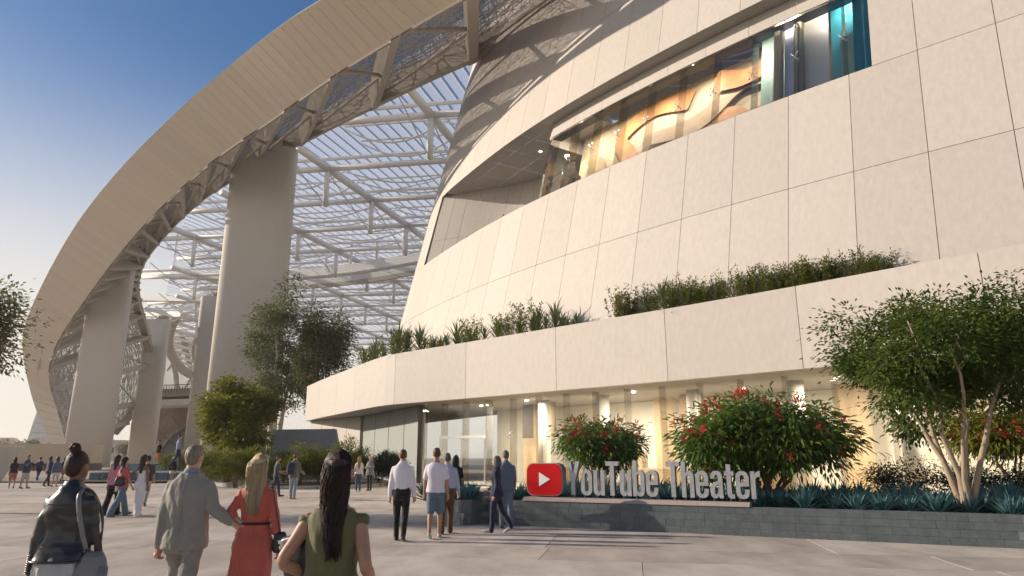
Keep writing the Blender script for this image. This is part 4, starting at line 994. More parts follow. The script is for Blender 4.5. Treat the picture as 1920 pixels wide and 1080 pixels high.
ORD = ['first', 'second', 'third', 'fourth', 'fifth', 'sixth', 'seventh', 'eighth', 'ninth', 'tenth', 'eleventh', 'twelfth', 'thirteenth', 'fourteenth', 'fifteenth', 'sixteenth', 'seventeenth', 'eighteenth', 'nineteenth', 'twentieth'] + ['twenty-' + x for x in ('first', 'second', 'third', 'fourth', 'fifth', 'sixth', 'seventh', 'eighth', 'ninth')] + ['thirtieth'] + ['thirty-' + x for x in ('first', 'second', 'third', 'fourth', 'fifth', 'sixth', 'seventh', 'eighth', 'ninth')] + ['fortieth'] + ['forty-' + x for x in ('first', 'second', 'third', 'fourth', 'fifth', 'sixth', 'seventh', 'eighth', 'ninth')]
# agaves fill the planter, front rows larger in view
sF = PF.nearest((-1.7, 18.9, 0)); cnt = 0
for row, (off, st, sc_) in enumerate(((.62, .50, 1.0), (1.15, .52, 1.05), (1.75, .55, 1.1), (2.4, .6, 1.15), (3.1, .66, 1.2))):
    s = sF + .25 + off * .5 + row * .17
    while s < PF.len - 1.2:
        p = pf(s, .5, off * (1 if s > sF + 1 else .8)); x = PF.nearest((p.x, p.y, 0))
        on_ledge = sA - .2 < s < sB + .1 and off < 1.0
        if not on_ledge and p.x < 12.5:
            put('agave', AG[int(g.integers(4))], p + Vector((g.normal() * .07, g.normal() * .07, 0)), g.uniform(0, 6.28), sc_ * 1.4 * g.uniform(.85, 1.2), ('blue agave in the front row of the long planter, %s agave from the left' % ORD[min(cnt, 38)] if row == 0 else 'blue agave rosette in the deeper rows of the long planter'), 'agave', ('agaves in the front row', 'agaves in the deeper rows')[min(row, 1)]); cnt += 1
        s += st * g.uniform(.85, 1.15)
# terrace plants behind the fascia
def on_terrace(u):        # point of the bed just behind the parapet for a photo column
    best = None
    for i in range(400):
        s = FC.len * i / 400; p = fas(s, 8.5, .9); f = p.y * _c + (p.z - EYE) * _s; uu = 960 + FPX * p.x / f
        if best is None or abs(uu - u) < best[0]: best = (abs(uu - u), s)
    return best[1]
tg = np.random.default_rng(9)
def shrub_mesh(seed, r_, h):
    q = np.random.default_rng(seed); n = 900; st = 26; bx = q.normal(size=(st, 2)) * r_ * .45; tp_ = bx * 1.5 + q.normal(size=(st, 2)) * r_ * .2; hh = h * q.uniform(.6, 1.05, st); idx = q.integers(0, st, n); f = q.uniform(.1, 1, n)
    pos = np.column_stack([bx[idx] + (tp_ - bx)[idx] * f[:, None], hh[idx] * f]) + q.normal(size=(n, 3)) * .035
    d_ = q.normal(size=(n, 3)); d_[:, 2] = np.abs(d_[:, 2]) * .6 + .5
    return leaf_mesh('terrace_shrub', pos, d_, .13, .045, M['leaf_hedge'], q)
SH = [shrub_mesh(70 + i, .55, 1.35) for i in range(4)]
tplants = [(676, 'y', 1.2), (697, 'y', 1.35), (716, 's', .95), (742, 'y', 1.45), (755, 's', 1.0), (778, 'y', 1.3), (800, 's', .6), (824, 'v', 1.15), (850, 'y', 1.15), (868, 's', .6), (888, 's', .85), (908, 'y', .8), (928, 'y', 1.1), (950, 's', .85), (968, 's', .9), (990, 's', 1.05), (1012, 'y', 1.05), (1040, 'y', 1.25), (1080, 's', .72), (1165, 's', .95), (1182, 's', .95), (1210, 'y', 1.0), (1245, 'y', 1.25), (1278, 's', 1.0), (1300, 's', .8), (1335, 's', .8), (1355, 's', .85), (1385, 's', .95), (1395, 'y', .8), (1418, 's', .95), (1432, 'y', .7), (1470, 's', .85), (1490, 's', .9), (1520, 's', .9), (1545, 's', .95), (1570, 'y', .6), (1590, 's', .7), (1605, 's', .9), (1630, 's', .85), (1660, 's', .6), (1060, 'y', .7), (1325, 'y', .7), (1450, 's', .5), (686, 's', .9), (706, 'y', 1.0), (728, 's', .9), (764, 'y', 1.1), (788, 's', .8), (812, 's', .7), (838, 's', .75), (858, 's', .7), (878, 's', .8), (938, 's', .8), (1000, 's', .9), (1026, 's', .8), (1052, 's', .8), (1172, 'y', .8), (1226, 's', .9), (1262, 's', .9), (1290, 'y', .85), (1316, 's', .9), (1370, 'y', .85), (1404, 's', .85), (1442, 's', .85), (1460, 'y', .8), (1505, 's', .85), (1532, 'y', .8), (1558, 's', .85), (1616, 'y', .75), (1645, 's', .75)]
kc = {'s': 0, 'y': 0}
for ti, (u, kd, sc_) in enumerate(sorted(tplants)):
    if kd == 's' and ti % 2 == 0 and u < 1090: kd = 'y'
    s = on_terrace(u); p = fas(s, 8.34, .75 + tg.uniform(0, .5)); rzv = tg.uniform(0, 6.28)
    if kd == 's': put('terrace_shrub', SH[int(tg.integers(4))], p, rzv, sc_ * (1.75 - .6 * (u - 670) / 1000), 'leafy green terrace shrub above the fascia, %s shrub from the left' % ORD[kc['s']], 'shrub', 'leafy shrubs on the terrace'); kc['s'] += 1
    elif kd == 'y': put('terrace_yucca', YU[int(tg.integers(3))], p, rzv, sc_ * (1.85 - .55 * (u - 670) / 1000), 'spiky grey-green terrace yucca above the fascia, %s yucca from the left' % ORD[kc['y']], 'yucca', 'spiky yuccas on the terrace'); kc['y'] += 1
    else: put('striped_yucca', YS[0], p, rzv, sc_ * 1.6, 'yellow-striped sword-leaved plant on the terrace near its left end', 'yucca', None)
# low fan palm beside the basin, spiky plant before the wing wall
b = atY(222, 872, 50); b.z = .3
put('fan_palm', rosette(np.random.default_rng(3), 40, 1.5, .07, (.05, 1.3), M['leaf_dark'], 'palm', curve=.7).mesh('fan_palm', M['leaf_dark']), b, 0, 1.0, 'low dark spiky palm at the basin edge before the column', 'palm', None)
b = atY(512, 850, 45); b.z = .2
put('spiky_plant', rosette(np.random.default_rng(4), 40, 1.1, .04, (.1, 1.4), M['leaf_dark'], 'palm', curve=.3, stem=.4).mesh('spiky_plant', M['leaf_dark']), b, 0, 1.25, 'dark spiky plant in front of the grey wing wall', 'plant', None)
# ------------------------------------------------------------ site walls, kerbs, background
M['kerb'] = mat('grey_kerb', (.30, .30, .29), .8, var=.1, vscale=4)
M['basin'] = mat('blue_grey_stone', (.17, .22, .25), .6, var=.15, vscale=2, objvar=.08)
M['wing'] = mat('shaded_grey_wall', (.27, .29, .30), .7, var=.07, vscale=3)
M['peach'] = mat('peach_render', (.62, .48, .34), .8, var=.06, vscale=.6)
M['shadewall'] = mat('shade_tone_wall', (.14, .13, .12), .8)
M['white_slat'] = mat('white_slat', (.74, .72, .68), .5)
# kerb of the bed in front of the hedge
KC = Curve([atZ(372, 906), atZ(415, 912), atZ(470, 916), atZ(560, 918), atZ(650, 916), atZ(720, 911), atZ(760, 906)], 8)
kb = empty('planting_bed', KC.at(8)); tag(kb, 'kerbed planting bed with hedge bushes in the middle of the plaza', 'planting bed')
nk = 22
for i in range(nk):
    a, b = KC.len * i / nk + .01, KC.len * (i + 1) / nk - .01; mb = MB(); mb.beam(KC.at(a) + Vector((0, .1, .09)), KC.at(b) + Vector((0, .1, .09)), .22, .2); o = mb.build('kerb_stone', M['kerb'], kb); o.matrix_parent_inverse = Matrix.Translation(kb.location).inverted()
mb = MB(); pts_ = [KC.at(KC.len * i / 20) + Vector((0, .2, .12)) for i in range(21)] + [Vector((-8, 47, .12)), Vector((-14, 66, .12)), Vector((-30, 66, .12)), Vector((-31, 46, .12))]
mb.add(pts_, [tuple(range(len(pts_)))]); o = mb.build('soil', M['soil'], kb); o.matrix_parent_inverse = Matrix.Translation(kb.location).inverted()
# grey wing wall with the cut corner
ww = MB(); a, b = atY(497, 860, 50), atY(650, 860, 52); z1 = atY(497, 803, 50).z
pr_ = [(a.x, 0), (b.x + .1, 0), (b.x, .6), (b.x - .75, z1), (a.x, z1 - .05)]
n = len(pr_); ww.add([(x, 51 + 0 * x, z) for x, z in pr_] + [(x, 51.6, z) for x, z in pr_], [tuple(range(n)), tuple(range(2 * n - 1, n - 1, -1))] + [(i, n + i, n + (i + 1) % n, (i + 1) % n) for i in range(n)])
tag(ww.build('wing_wall', M['wing']), 'grey freestanding wall with cut corner behind the hedge', 'wall')
# stepped basin
bs = empty('basin_edge', atZ(290, 905)); tag(bs, 'stepped blue-grey stone basin edge in front of the columns', 'basin')
def step_(u0, u1, vb, Z0, Z1, dep, nn, m):
    p0, p1 = atZ(u0, vb, 0), atZ(u1, vb, 0); p0.z = p1.z = 0
    for i in range(nn):
        a, b = p0.lerp(p1, i / nn + .003), p0.lerp(p1, (i + 1) / nn - .003); mb = MB(); d_ = Vector((0, dep, 0)); u_ = Vector((0, 0, Z1)); l_ = Vector((0, 0, Z0))
        mb.add([a + l_, b + l_, b + u_, a + u_, a + l_ + d_, b + l_ + d_, b + u_ + d_, a + u_ + d_], [(0, 1, 2, 3), (3, 2, 6, 7), (1, 5, 6, 2), (4, 0, 3, 7)]); o = mb.build('stone', m, bs); o.matrix_parent_inverse = Matrix.Translation(bs.location).inverted()
step_(165, 420, 903, -.01, .62, 6.0, 12, M['basin']); step_(205, 440, 893, .0, .63 + .5, 14, 9, M['basin'])
# leaning slatted panel at the left edge
sp_ = empty('slatted_screen', atZ(-12, 905)); tag(sp_, 'leaning white slatted panel at the left edge of the plaza', 'screen')
for i in range(11):
    f = i / 10; lo = atZ(-70 + 70 * f, 905 - 3 * f); hi = lo + Vector((1.0, .4, 2.45)); mb = MB(); mb.beam(lo, hi, .07, .2, up=(0, 1, 0)); o = mb.build('slat', M['white_slat'], sp_); o.matrix_parent_inverse = Matrix.Translation(sp_.location).inverted()
lo0, lo1 = atZ(-70, 905), atZ(0, 902); mb = MB(); mb.quad(lo0 + Vector((.05, .12, 0)), lo1 + Vector((.05, .12, 0)), lo1 + Vector((1.02, .5, 2.4)), lo0 + Vector((1.02, .5, 2.4))); o = mb.build('backing', M['white_slat'], sp_); o.matrix_parent_inverse = Matrix.Translation(sp_.location).inverted()
# long low pavilion behind, peach parapet over a base coloured dark for overhang shade
lp_ = empty('low_pavilion', (-62, 95, 0)); tag(lp_, 'long low peach pavilion with dark shaded base at the far left', 'building')
for nm, m, z0, z1, y0, u0, u1 in (('parapet', 'peach', .9, 3.4, 92, -60, 126), ('base_wall', 'shadewall', -.02, .9, 93.5, -60, 128)):
    a, b = atY(u0, 858, y0), atY(u1, 858, y0); mb = MB(); mb.box(((a.x + b.x) / 2, y0 + 4, (z0 + z1) / 2), (b.x - a.x, 8, z1 - z0)); o = mb.build(nm, M[m], lp_); o.matrix_parent_inverse = Matrix.Translation(lp_.location).inverted()
# hazy town beyond
M['town'] = mat('hazy_block', (.52, .45, .38), .9, objvar=.15)
M['town_win'] = mat('hazy_window', (.20, .19, .18), .5)
M['tower'] = mat('pale_tower', (.66, .64, .62), .8)
M['towntree'] = mat('hazy_tree', (.20, .17, .11), .95, var=.3, vscale=.3, bump=1.0, bscale=1.0)
rb = random.Random(12)
tl = ['flat-roofed low house on the hazy skyline', 'taller plain block on the hazy skyline', 'wide low block on the hazy skyline', 'narrow stepped block on the hazy skyline']
for i in range(26):
    u = -40 + i * 14 + rb.uniform(-4, 4); Y = rb.uniform(330, 520); w_ = rb.uniform(7, 17); h = rb.uniform(5, 13); p = atY(u, 858, Y); k = i % 4
    t = empty('town_house', (p.x, Y, 0)); tag(t, tl[k] + ', %s house along it from the left' % ORD[i], 'building', 'houses on the hazy skyline')
    mb = MB(); mb.box((0, 4, h / 2), (w_, 8, h)); tw_ = mb.build('wall', M['town'], t)
    mb = MB(); mb.box((w_ * .1, 4, h + .45), (w_ * .7, 6, .9)); mb.build('roof', M['town'], t)
    for j in range(max(2, int(w_ / 3.2))):
        mb = MB(); mb.box((-w_ / 2 + 1.6 + j * 3, -.06, h * .6), (1.2, .12, 1.6)); mb.build('window', M['town_win'], tw_)
for i in range(13):
    u = -20 + i * 27 + rb.uniform(-9, 9); Y = rb.uniform(250, 320); p = atY(u, 858, Y)
    t = empty('far_tree', (p.x, Y, 0)); tag(t, 'hazy round-crowned tree on the far skyline, %s from the left' % ORD[i], 'tree', 'trees on the far skyline'); g2 = np.random.default_rng(300 + i); h = rb.uniform(5, 9)
    mb = MB(); mb.tube([(0, 0, -.2), (.2, 0, h * .55)], [.4, .2], 6); mb.build('trunk', M['bark_brown'], t)
    n = 420; v = g2.normal(size=(n, 3)); v /= np.linalg.norm(v, axis=1, keepdims=True); pos = v * g2.uniform(.4, 1, (n, 1)) * [h * .4, h * .35, h * .32] * (1 + .25 * np.sin(v[:, :1] * 7)) + [0, 0, h * .68]
    link_mesh('crown', leaf_mesh('crown', pos, g2.normal(size=(n, 3)), 1.5, .9, M['leaf_far'], g2), t)
tw = empty('pale_tower', atY(92, 858, 420).xy.to_3d()); tag(tw, 'pale tapering tower ghosted in haze left of the canopy foot', 'tower')
mb = MB(); c0 = atY(92, 858, 420); 
mb.add([(-17, 0, 0), (13, 0, 0), (13, 20, 0), (-17, 20, 0), (-7, 0, 56), (13, 0, 56), (13, 20, 56), (-7, 20, 56)], [(0, 1, 5, 4), (1, 2, 6, 5), (2, 3, 7, 6), (3, 0, 4, 7), (4, 5, 6, 7)]); mb.build('shaft', M['tower'], tw)
for k in range(9): mb = MB(); mb.box((-1 + k * .3, -.2, 5 + k * 5.6), (25 - k * 1.1, .3, .5)); mb.build('floor_band', M['town'], tw)
# concourse deck with railing and an arched dark opening, between the two inner columns
cd_ = empty('concourse_deck', atY(335, 858, 200).xy.to_3d()); tag(cd_, 'beige concourse deck with railing and arched opening below, between two columns', 'deck')
def dpart(mb, nm, m):
    o = mb.build(nm, m, cd_); o.matrix_parent_inverse = Matrix.Translation(cd_.location).inverted()
M['brownwall'] = mat('brown_arcade_wall', (.24, .17, .11), .8, var=.3, vscale=.3)
M['bluearch'] = mat('blue_grey_arch', (.13, .14, .19), .6)
a, b = atY(285, 742, 200), atY(385, 738, 200); mb = MB(); mb.beam(a, b, 12, 2.2); dpart(mb, 'slab', M['beam'])
mb = MB(); mb.beam(atY(285, 758, 199), atY(385, 755, 199), 10, 1.6); dpart(mb, 'lower_slab', M['white_steel'])
for i in range(15): p = atY(296 + i * 5, 738, 194); mb = MB(); mb.beam(p, p + Vector((0, 0, 2.2)), .15, .15); dpart(mb, 'baluster', M['gf_frame'])
mb = MB(); mb.beam(atY(290, 723, 194), atY(372, 720, 194), .2, .2); dpart(mb, 'handrail', M['gf_frame'])
a, b = atY(280, 858, 206), atY(395, 858, 206); mb = MB(); mb.box(((a.x + b.x) / 2, 207, 8), (b.x - a.x, 1, 17)); dpart(mb, 'arcade_wall', M['brownwall'])
ac = atY(362, 858, 203); 
mb = MB(); arc_ = [Vector((ac.x + 9.5 * math.cos(R(k)), 203, 1.0 + 9.5 * math.sin(R(k)))) for k in range(0, 181, 12)]; mb.tube(arc_, .45, 6); dpart(mb, 'arch_ring', M['gf_frame'])
mb = MB(); mb.add([Vector((p.x, 204, p.z)) for p in arc_] , [tuple(range(len(arc_)))]); dpart(mb, 'arch_infill', M['bluearch'])
for k in range(30, 160, 22): mb = MB(); mb.tube([Vector((ac.x, 203, 1)), Vector((ac.x + 16 * math.cos(R(k)), 203.2, 1 + 14 * math.sin(R(k))))], .22, 5); dpart(mb, 'arch_web', M['gf_frame'])
# ------------------------------------------------------------ people
from mathutils import noise as mnoise
TMP = bpy.data.scenes.new('tmp')
def skin(name, c): return mat(name, c, .5, .35, var=.08, vscale=14)
SK = {'light': skin('light_skin', (.52, .30, .21)), 'tan': skin('tan_skin', (.40, .22, .14)), 'brown': skin('brown_skin', (.20, .10, .065)), 'dark': skin('dark_skin', (.10, .055, .04))}
def hairmat(name, c, c2):
    m = mat(name, c, .55, .3, var=.3, vscale=30, tint=c2, bump=.5, bscale=55, stretch=(1, 1, .06)); return m
HR = {'black': hairmat('black_hair', (.012, .010, .010), (.03, .025, .022)), 'dark': hairmat('dark_brown_hair', (.022, .012, .012), (.055, .028, .026)), 'brown': hairmat('brown_hair', (.07, .04, .022), (.13, .08, .045)), 'blond': hairmat('blond_hair', (.40, .29, .16), (.62, .50, .32)), 'ginger': hairmat('ginger_hair', (.30, .14, .05), (.48, .26, .11)), 'grey': hairmat('grey_hair', (.15, .115, .085), (.30, .25, .20)), 'darkgrey': hairmat('dark_grey_hair', (.06, .06, .06), (.16, .15, .15))}
_cl = {}
def cloth(c, rough=.8, spec=.25, bump=.3, bscale=16, var=.1, metal=0.0, sheen=.2):
    k = (c, rough)
    if k not in _cl: _cl[k] = mat('cloth', c, rough, spec, metal=metal, var=var, vscale=7, bump=bump, bscale=bscale, sheen=sheen)
    return _cl[k]
FEM = [(.80, .165, .115, -.01), (.88, .185, .132, -.018), (.95, .18, .125, -.015), (1.03, .15, .105, 0), (1.12, .128, .092, 0), (1.20, .138, .10, .012), (1.28, .153, .118, .022), (1.36, .146, .103, .01), (1.42, .128, .082, 0), (1.46, .092, .066, -.005), (1.49, .062, .058, -.01), (1.52, .050, .052, -.005), (1.58, .047, .05, .008)]
MAL = [(.80, .162, .115, -.005), (.88, .175, .125, -.01), (.95, .172, .12, -.008), (1.03, .165, .115, 0), (1.12, .166, .115, 0), (1.20, .178, .12, 0), (1.28, .182, .126, 0), (1.36, .182, .122, 0), (1.42, .158, .10, -.005), (1.46, .115, .08, -.008), (1.49, .085, .07, -.01), (1.52, .063, .063, -.005), (1.58, .06, .062, .008)]
def prof(P_, z):
    if z <= P_[0][0]: return P_[0][1:]
    for a, b in zip(P_, P_[1:]):
        if z <= b[0]:
            t = (z - a[0]) / (b[0] - a[0]); return tuple(a[i] + (b[i] - a[i]) * t for i in (1, 2, 3))
    return P_[-1][1:]
def oval(cx, cy, z, rx, ry, n=28, e=.82):
    out = []
    for j in range(n):
        a = 2 * math.pi * j / n; ca, sa = math.cos(a), math.sin(a)
        out.append(Vector((cx + rx * math.copysign(abs(ca) ** e, ca), cy + ry * math.copysign(abs(sa) ** e, sa), z)))
    return out
def ellip(mb, c, rx, ry, rz_, n=20, m=12, rot=None):
    rg = []
    for i in range(m + 1):
        ph = -math.pi / 2 + math.pi * i / m; cr_ = max(.02, math.cos(ph)); rg.append([Vector((rx * cr_ * math.cos(2 * math.pi * j / n), ry * cr_ * math.sin(2 * math.pi * j / n), rz_ * math.sin(ph))) for j in range(n)])
    c = Vector(c)
    if rot is not None: rg = [[rot @ p + c for p in r] for r in rg]
    else: rg = [[p + c for p in r] for r in rg]
    mb.rings(rg)
def limb(mb, pts, rads, n=14, flat=1.0):
    # smooth chain with rounded ends
    P_ = catmull(pts, 4); k = len(P_) - 1; rr = []
    for i in range(k + 1):
        f = i / k * (len(rads) - 1); j = min(int(f), len(rads) - 2); rr.append(rads[j] + (rads[j + 1] - rads[j]) * (f - j))
    mb.tube(P_, rr, n, flat=flat)
    for p, r in ((pts[0], rads[0]), (pts[-1], rads[-1])): ellip(mb, p, r, r, r, 10, 6)
def remesh(mb, vox, smooth=4):
    me = mb.mesh('tmp', SK['light']); ob = bpy.data.objects.new('tmp', me); TMP.collection.objects.link(ob)
    r_ = ob.modifiers.new('r', 'REMESH'); r_.mode = 'VOXEL'; r_.voxel_size = vox; r_.use_smooth_shade = True
    if smooth: s_ = ob.modifiers.new('s', 'SMOOTH'); s_.factor = .5; s_.iterations = smooth
    vl = TMP.view_layers[0]; vl.update(); dg = vl.depsgraph
    out = bpy.data.meshes.new_from_object(ob.evaluated_get(dg), depsgraph=dg); bpy.data.objects.remove(ob); bpy.data.meshes.remove(me); return out
def finish(me, name, m, parent, folds=0.0, fscale=(9, 9, 5), seed=0, extra=None, zlim=None):
    if folds:
        n = len(me.vertices); co = np.empty(n * 3, np.float32); me.vertices.foreach_get('co', co); co = co.reshape(-1, 3); no = np.empty(n * 3, np.float32); me.vertex_normals.foreach_get('vector', no); no = no.reshape(-1, 3)
        s = np.array(fscale); o = Vector((seed * 3.7, seed * 1.3, 0))
        dsp = np.array([mnoise.noise(Vector(p * s) + o) * .7 + mnoise.noise(Vector(p * s * 2.3) + o) * .35 - abs(mnoise.noise(Vector(p * s * 1.4) + o * 2)) * .6 for p in co]) * folds
        co += no * dsp[:, None].astype(np.float32); me.vertices.foreach_set('co', co.ravel())
    if extra is not None:
        bm = bmesh.new(); bm.from_mesh(me); tmp = extra.mesh('x', m, True); bm.from_mesh(tmp); bm.to_mesh(me); bm.free(); bpy.data.meshes.remove(tmp)
    me.materials.clear(); me.materials.append(m); me.name = name
    me.polygons.foreach_set('use_smooth', [True] * len(me.polygons)); me.polygons.foreach_set('material_index', [0] * len(me.polygons)); me.update()
    return link_mesh(name, me, parent)
def hand(mb, wrist, d, palm_n, side, curl=.5, s=1.0):
    """palm, four fingers of different length and a thumb at its side"""
    d = Vector(d).normalized(); pn = Vector(palm_n); pn = (pn - d * pn.dot(d)).normalized(); x = d.cross(pn).normalized() * side
    m = Matrix((x, pn, d)).transposed(); w_ = Vector(wrist)
    limb(mb, [w_ - d * .02, w_ + d * .03 * s, w_ + d * .085 * s], [.026 * s, .033 * s, .034 * s], 10, flat=.6)
    ellip(mb, w_ + d * .05 * s, .036 * s, .017 * s, .05 * s, 12, 8, rot=m)
    for i, (off, ln_) in enumerate(((-.027, .066), (-.009, .076), (.009, .071), (.026, .056))):
        b = w_ + d * .088 * s + x * off * s; c1 = curl * .8; c2 = curl * 1.9; c3 = curl * 2.6; l = ln_ * s / 2.4
        p1 = b + (d * math.cos(c1) + pn * math.sin(c1)) * l; p2 = p1 + (d * math.cos(c2) + pn * math.sin(c2)) * l * .8; p3 = p2 + (d * math.cos(c3) + pn * math.sin(c3)) * l * .6
        mb.tube([b - d * .012, b, p1, p2, p3], [.0085 * s, .009 * s, .0085 * s, .0078 * s, .0055 * s], 7)
    tb = w_ + d * .028 * s - x * .03 * s; t1 = tb + (d * .6 - x * .55 + pn * .45).normalized() * .036 * s; t2 = t1 + (d * .85 - x * .1 + pn * .45).normalized() * .03 * s
    mb.tube([w_ + d * .02 * s - x * .012 * s, tb, t1, t2], [.012 * s, .0115 * s, .010 * s, .007 * s], 7)
MOUTH = mat('lip', (.35, .10, .08), .5); EYE_W = mat('eye_white', (.75, .73, .70), .3); EYE_D = mat('eye_dark', (.02, .015, .012), .2)
def person(pos, face, label, h=1.72, sex='f', skn='light', hair=('short', 'brown'), top=None, bottom=None, shoes=(.03, .03, .03), legs=((14, 4), (-16, 22)), arms=((-12, 8, 14), (12, 8, 18)), vox=.016, group=None, yaw=0, lean=0, fine=False, seed=0, wrists=None, elbows=None, facefeat=False, noshoes=False, curl=.5, seat_drop=0):
    """legs: (thigh angle, knee bend) left/right; arms: (swing, outward, elbow bend) left/right; face = heading (0 = away from camera)"""
    F = sex == 'f'; P_ = FEM if F else MAL; k = h / 1.76
    root = empty('person', pos, face); tag(root, label, 'person', group)
    S = Matrix.Scale(k, 4)
    hipx = .088; hz = .915
    L_ = []
    for i, (a, b) in enumerate(legs):
        s_ = -1 if i == 0 else 1; a, b = R(a), R(b); hp = Vector((s_ * hipx, 0, hz)); kn = hp + Vector((s_ * .005, math.sin(a), -math.cos(a))) * .43; an = kn + Vector((-s_ * .01, math.sin(a - b), -math.cos(a - b))) * .405
        L_.append((hp, kn, an, a - b))
    low = min(x[2].z for x in L_); dz = .085 - low
    Z = Vector((0, 0, dz)); L_ = [(a + Z, b + Z, c + Z, q) for a, b, c, q in L_]
    shx, shz = (.148, 1.385) if F else (.176, 1.39)
    A_r = []
    for i, (sw, out, bend) in enumerate(arms):
        s_ = -1 if i == 0 else 1; sh = Vector((s_ * shx, -.005, shz)) + Z; sw, out, bend = R(sw), R(out), R(bend)
        d1 = Vector((s_ * math.sin(out), math.sin(sw) * math.cos(out), -math.cos(sw) * math.cos(out))); el = sh + d1 * .295
        d2 = Vector((s_ * math.sin(out) * .5, math.sin(sw + bend), -math.cos(sw + bend))).normalized(); wr = el + d2 * .25
        if elbows and elbows[i] is not None: el = Vector(elbows[i]) / k
        if wrists and wrists[i] is not None: wr = Vector(wrists[i]) / k; 
        A_r.append((sh, el, wr))
    def torso(mb, z0, z1, infl=0.0, flare=0.0, step=.035):
        z = z0; rg = []
        while True:
            rx, ry, cy = prof(P_, z); f = max(0, 1 - (z - z0) / .28) * flare; fade = min(1, max(0, (1.60 - z) / .08))
            rg.append(oval(0, cy + dz * 0, z + dz, rx + infl * fade + f, ry + infl * fade + f))
            if z >= z1: break
            z = min(z + step, z1)
        mb.rings(rg)
    Rz = Matrix.Rotation(R(yaw), 3, 'Z')
    def hp_(x, y, z): return Rz @ Vector((x, y, 0)) + Vector((0, .012, z + dz))
    def head(mb):
        ellip(mb, hp_(0, -.004, 1.668), .076, .096, .108, 24, 14, Rz); ellip(mb, hp_(0, .03, 1.605), .056, .062, .066, 18, 10, Rz)
        ellip(mb, hp_(0, .105, 1.632), .013, .018, .024, 10, 6, Rz); ellip(mb, hp_(0, .075, 1.588), .024, .022, .012, 10, 6, Rz); ellip(mb, hp_(0, .07, 1.552), .022, .022, .016, 10, 6, Rz)
        for s_ in (-1, 1): ellip(mb, hp_(s_ * .077, -.008, 1.642), .011, .023, .033, 10, 6, Rz @ Matrix.Rotation(s_ * .35, 3, 'Z'))
    def sc(mb): mb.v = [tuple(c * k for c in p) for p in mb.v]; return mb
    # body: one continuous surface
    mb = MB(); torso(mb, .82, 1.58, -.004); limb(mb, [Vector((0, -.008, 1.50 + dz)), Vector((0, .012, 1.62 + dz))], [.052 if F else .06] * 2); head(mb)
    for (hp, kn, an, q) in L_:
        limb(mb, [hp + Vector((0, 0, .02)), hp.lerp(kn, .5) + Vector((0, .012, 0)), kn, kn.lerp(an, .3) + Vector((0, -.016, 0)), an], [.088, .074, .054, .056, .036])
        ft = Vector((0, math.cos(q), max(-.5, math.sin(q)) * .6)); limb(mb, [an + Vector((0, -.03, -.045)), an + ft * .09 + Vector((0, 0, -.055)), an + ft * .17 + Vector((0, 0, -.062))], [.034, .036, .024])
    for sh, el, wr in A_r:
        ra = (.044, .040, .035, .036, .024) if F else (.054, .050, .042, .042, .028)
        limb(mb, [sh, sh.lerp(el, .5), el, el.lerp(wr, .35), wr], ra)
    me = remesh(sc(mb), vox * .8, 3)
    hm = MB()
    for i, (sh, el, wr) in enumerate(A_r):
        hand(hm, wr * k, (wr - el), Vector((-1 if i == 1 else 1, .35, 0)), 1 if i == 0 else -1, curl, (.92 if F else 1.02) * k)
    body_o = finish(me, 'body', SK[skn], root, extra=hm)
    if facefeat:
        for s_ in (-1, 1):
            mb = MB(); ellip(mb, hp_(s_ * .031, .082, 1.652) * k, .013, .008, .007, 8, 6, Rz); mb.build('eye', EYE_W, body_o, True)
            mb = MB(); ellip(mb, hp_(s_ * .031, .0885, 1.652) * k, .0055, .004, .0055, 8, 6, Rz); mb.build('pupil', EYE_D, body_o, True)
        mb = MB(); ellip(mb, hp_(0, .097, 1.588) * k, .022, .005, .006, 10, 6, Rz); mb.build('mouth', MOUTH, body_o, True)
    # trousers, shorts, skirts
    if bottom:
        bt, bc = bottom[0], bottom[1]; bm_ = bc if not isinstance(bc, tuple) else cloth(bc)
        mb = MB(); fo = .006
        if bt in ('trousers', 'slim', 'wide', 'shorts'):
            torso(mb, .78, 1.04, .014)
            rr = {'trousers': (.102, .09, .074, .068, .062), 'slim': (.098, .086, .072, .067, .052), 'wide': (.105, .098, .088, .09, .098), 'shorts': (.104, .10, .094)}[bt]
            for (hp, kn, an, q) in L_:
                if bt == 'shorts': limb(mb, [hp + Vector((0, 0, .02)), hp.lerp(kn, .5) + Vector((0, .008, 0)), hp.lerp(kn, .92)], rr)
                else: limb(mb, [hp + Vector((0, 0, .02)), hp.lerp(kn, .5) + Vector((0, .01, 0)), kn, kn.lerp(an, .4) + Vector((0, -.014, 0)), an + Vector((0, -.012, -.03))], rr)
            fs_ = (11, 11, 9)
        elif bt in ('skirt', 'long_skirt'):
            z0 = bottom[2]; rg = []; n_ = 16; y_m = (L_[0][2].y + L_[1][2].y) / 2
            for i in range(n_ + 1):
                z = z0 + (1.06 - z0) * i / n_; t = 1 - i / n_; rx, ry, cy = prof(P_, max(z, .84)); wv = bottom[3] if len(bottom) > 3 else .04
                ring_ = oval(0, cy + y_m * t * .6, z + dz, rx + .014 + wv * t ** 1.4, ry + .014 + wv * 1.1 * t ** 1.4, 40, 1.0)
                if len(bottom) > 4: ring_ = [Vector((p.x * (1 + bottom[4] * t * math.sin(j * 2 * math.pi / 40 * 9)), p.y * (1 + bottom[4] * t * math.sin(j * 2 * math.pi / 40 * 9)), p.z)) for j, p in enumerate(ring_)]
                rg.append(ring_)
            mb.rings(rg); fs_ = (15, 15, 2.2)
        me = remesh(sc(mb), vox, 2); finish(me, 'trousers' if bt in ('trousers', 'slim', 'wide') else bt, bm_, root, folds=.02 if fine else .008, fscale=fs_, seed=seed)
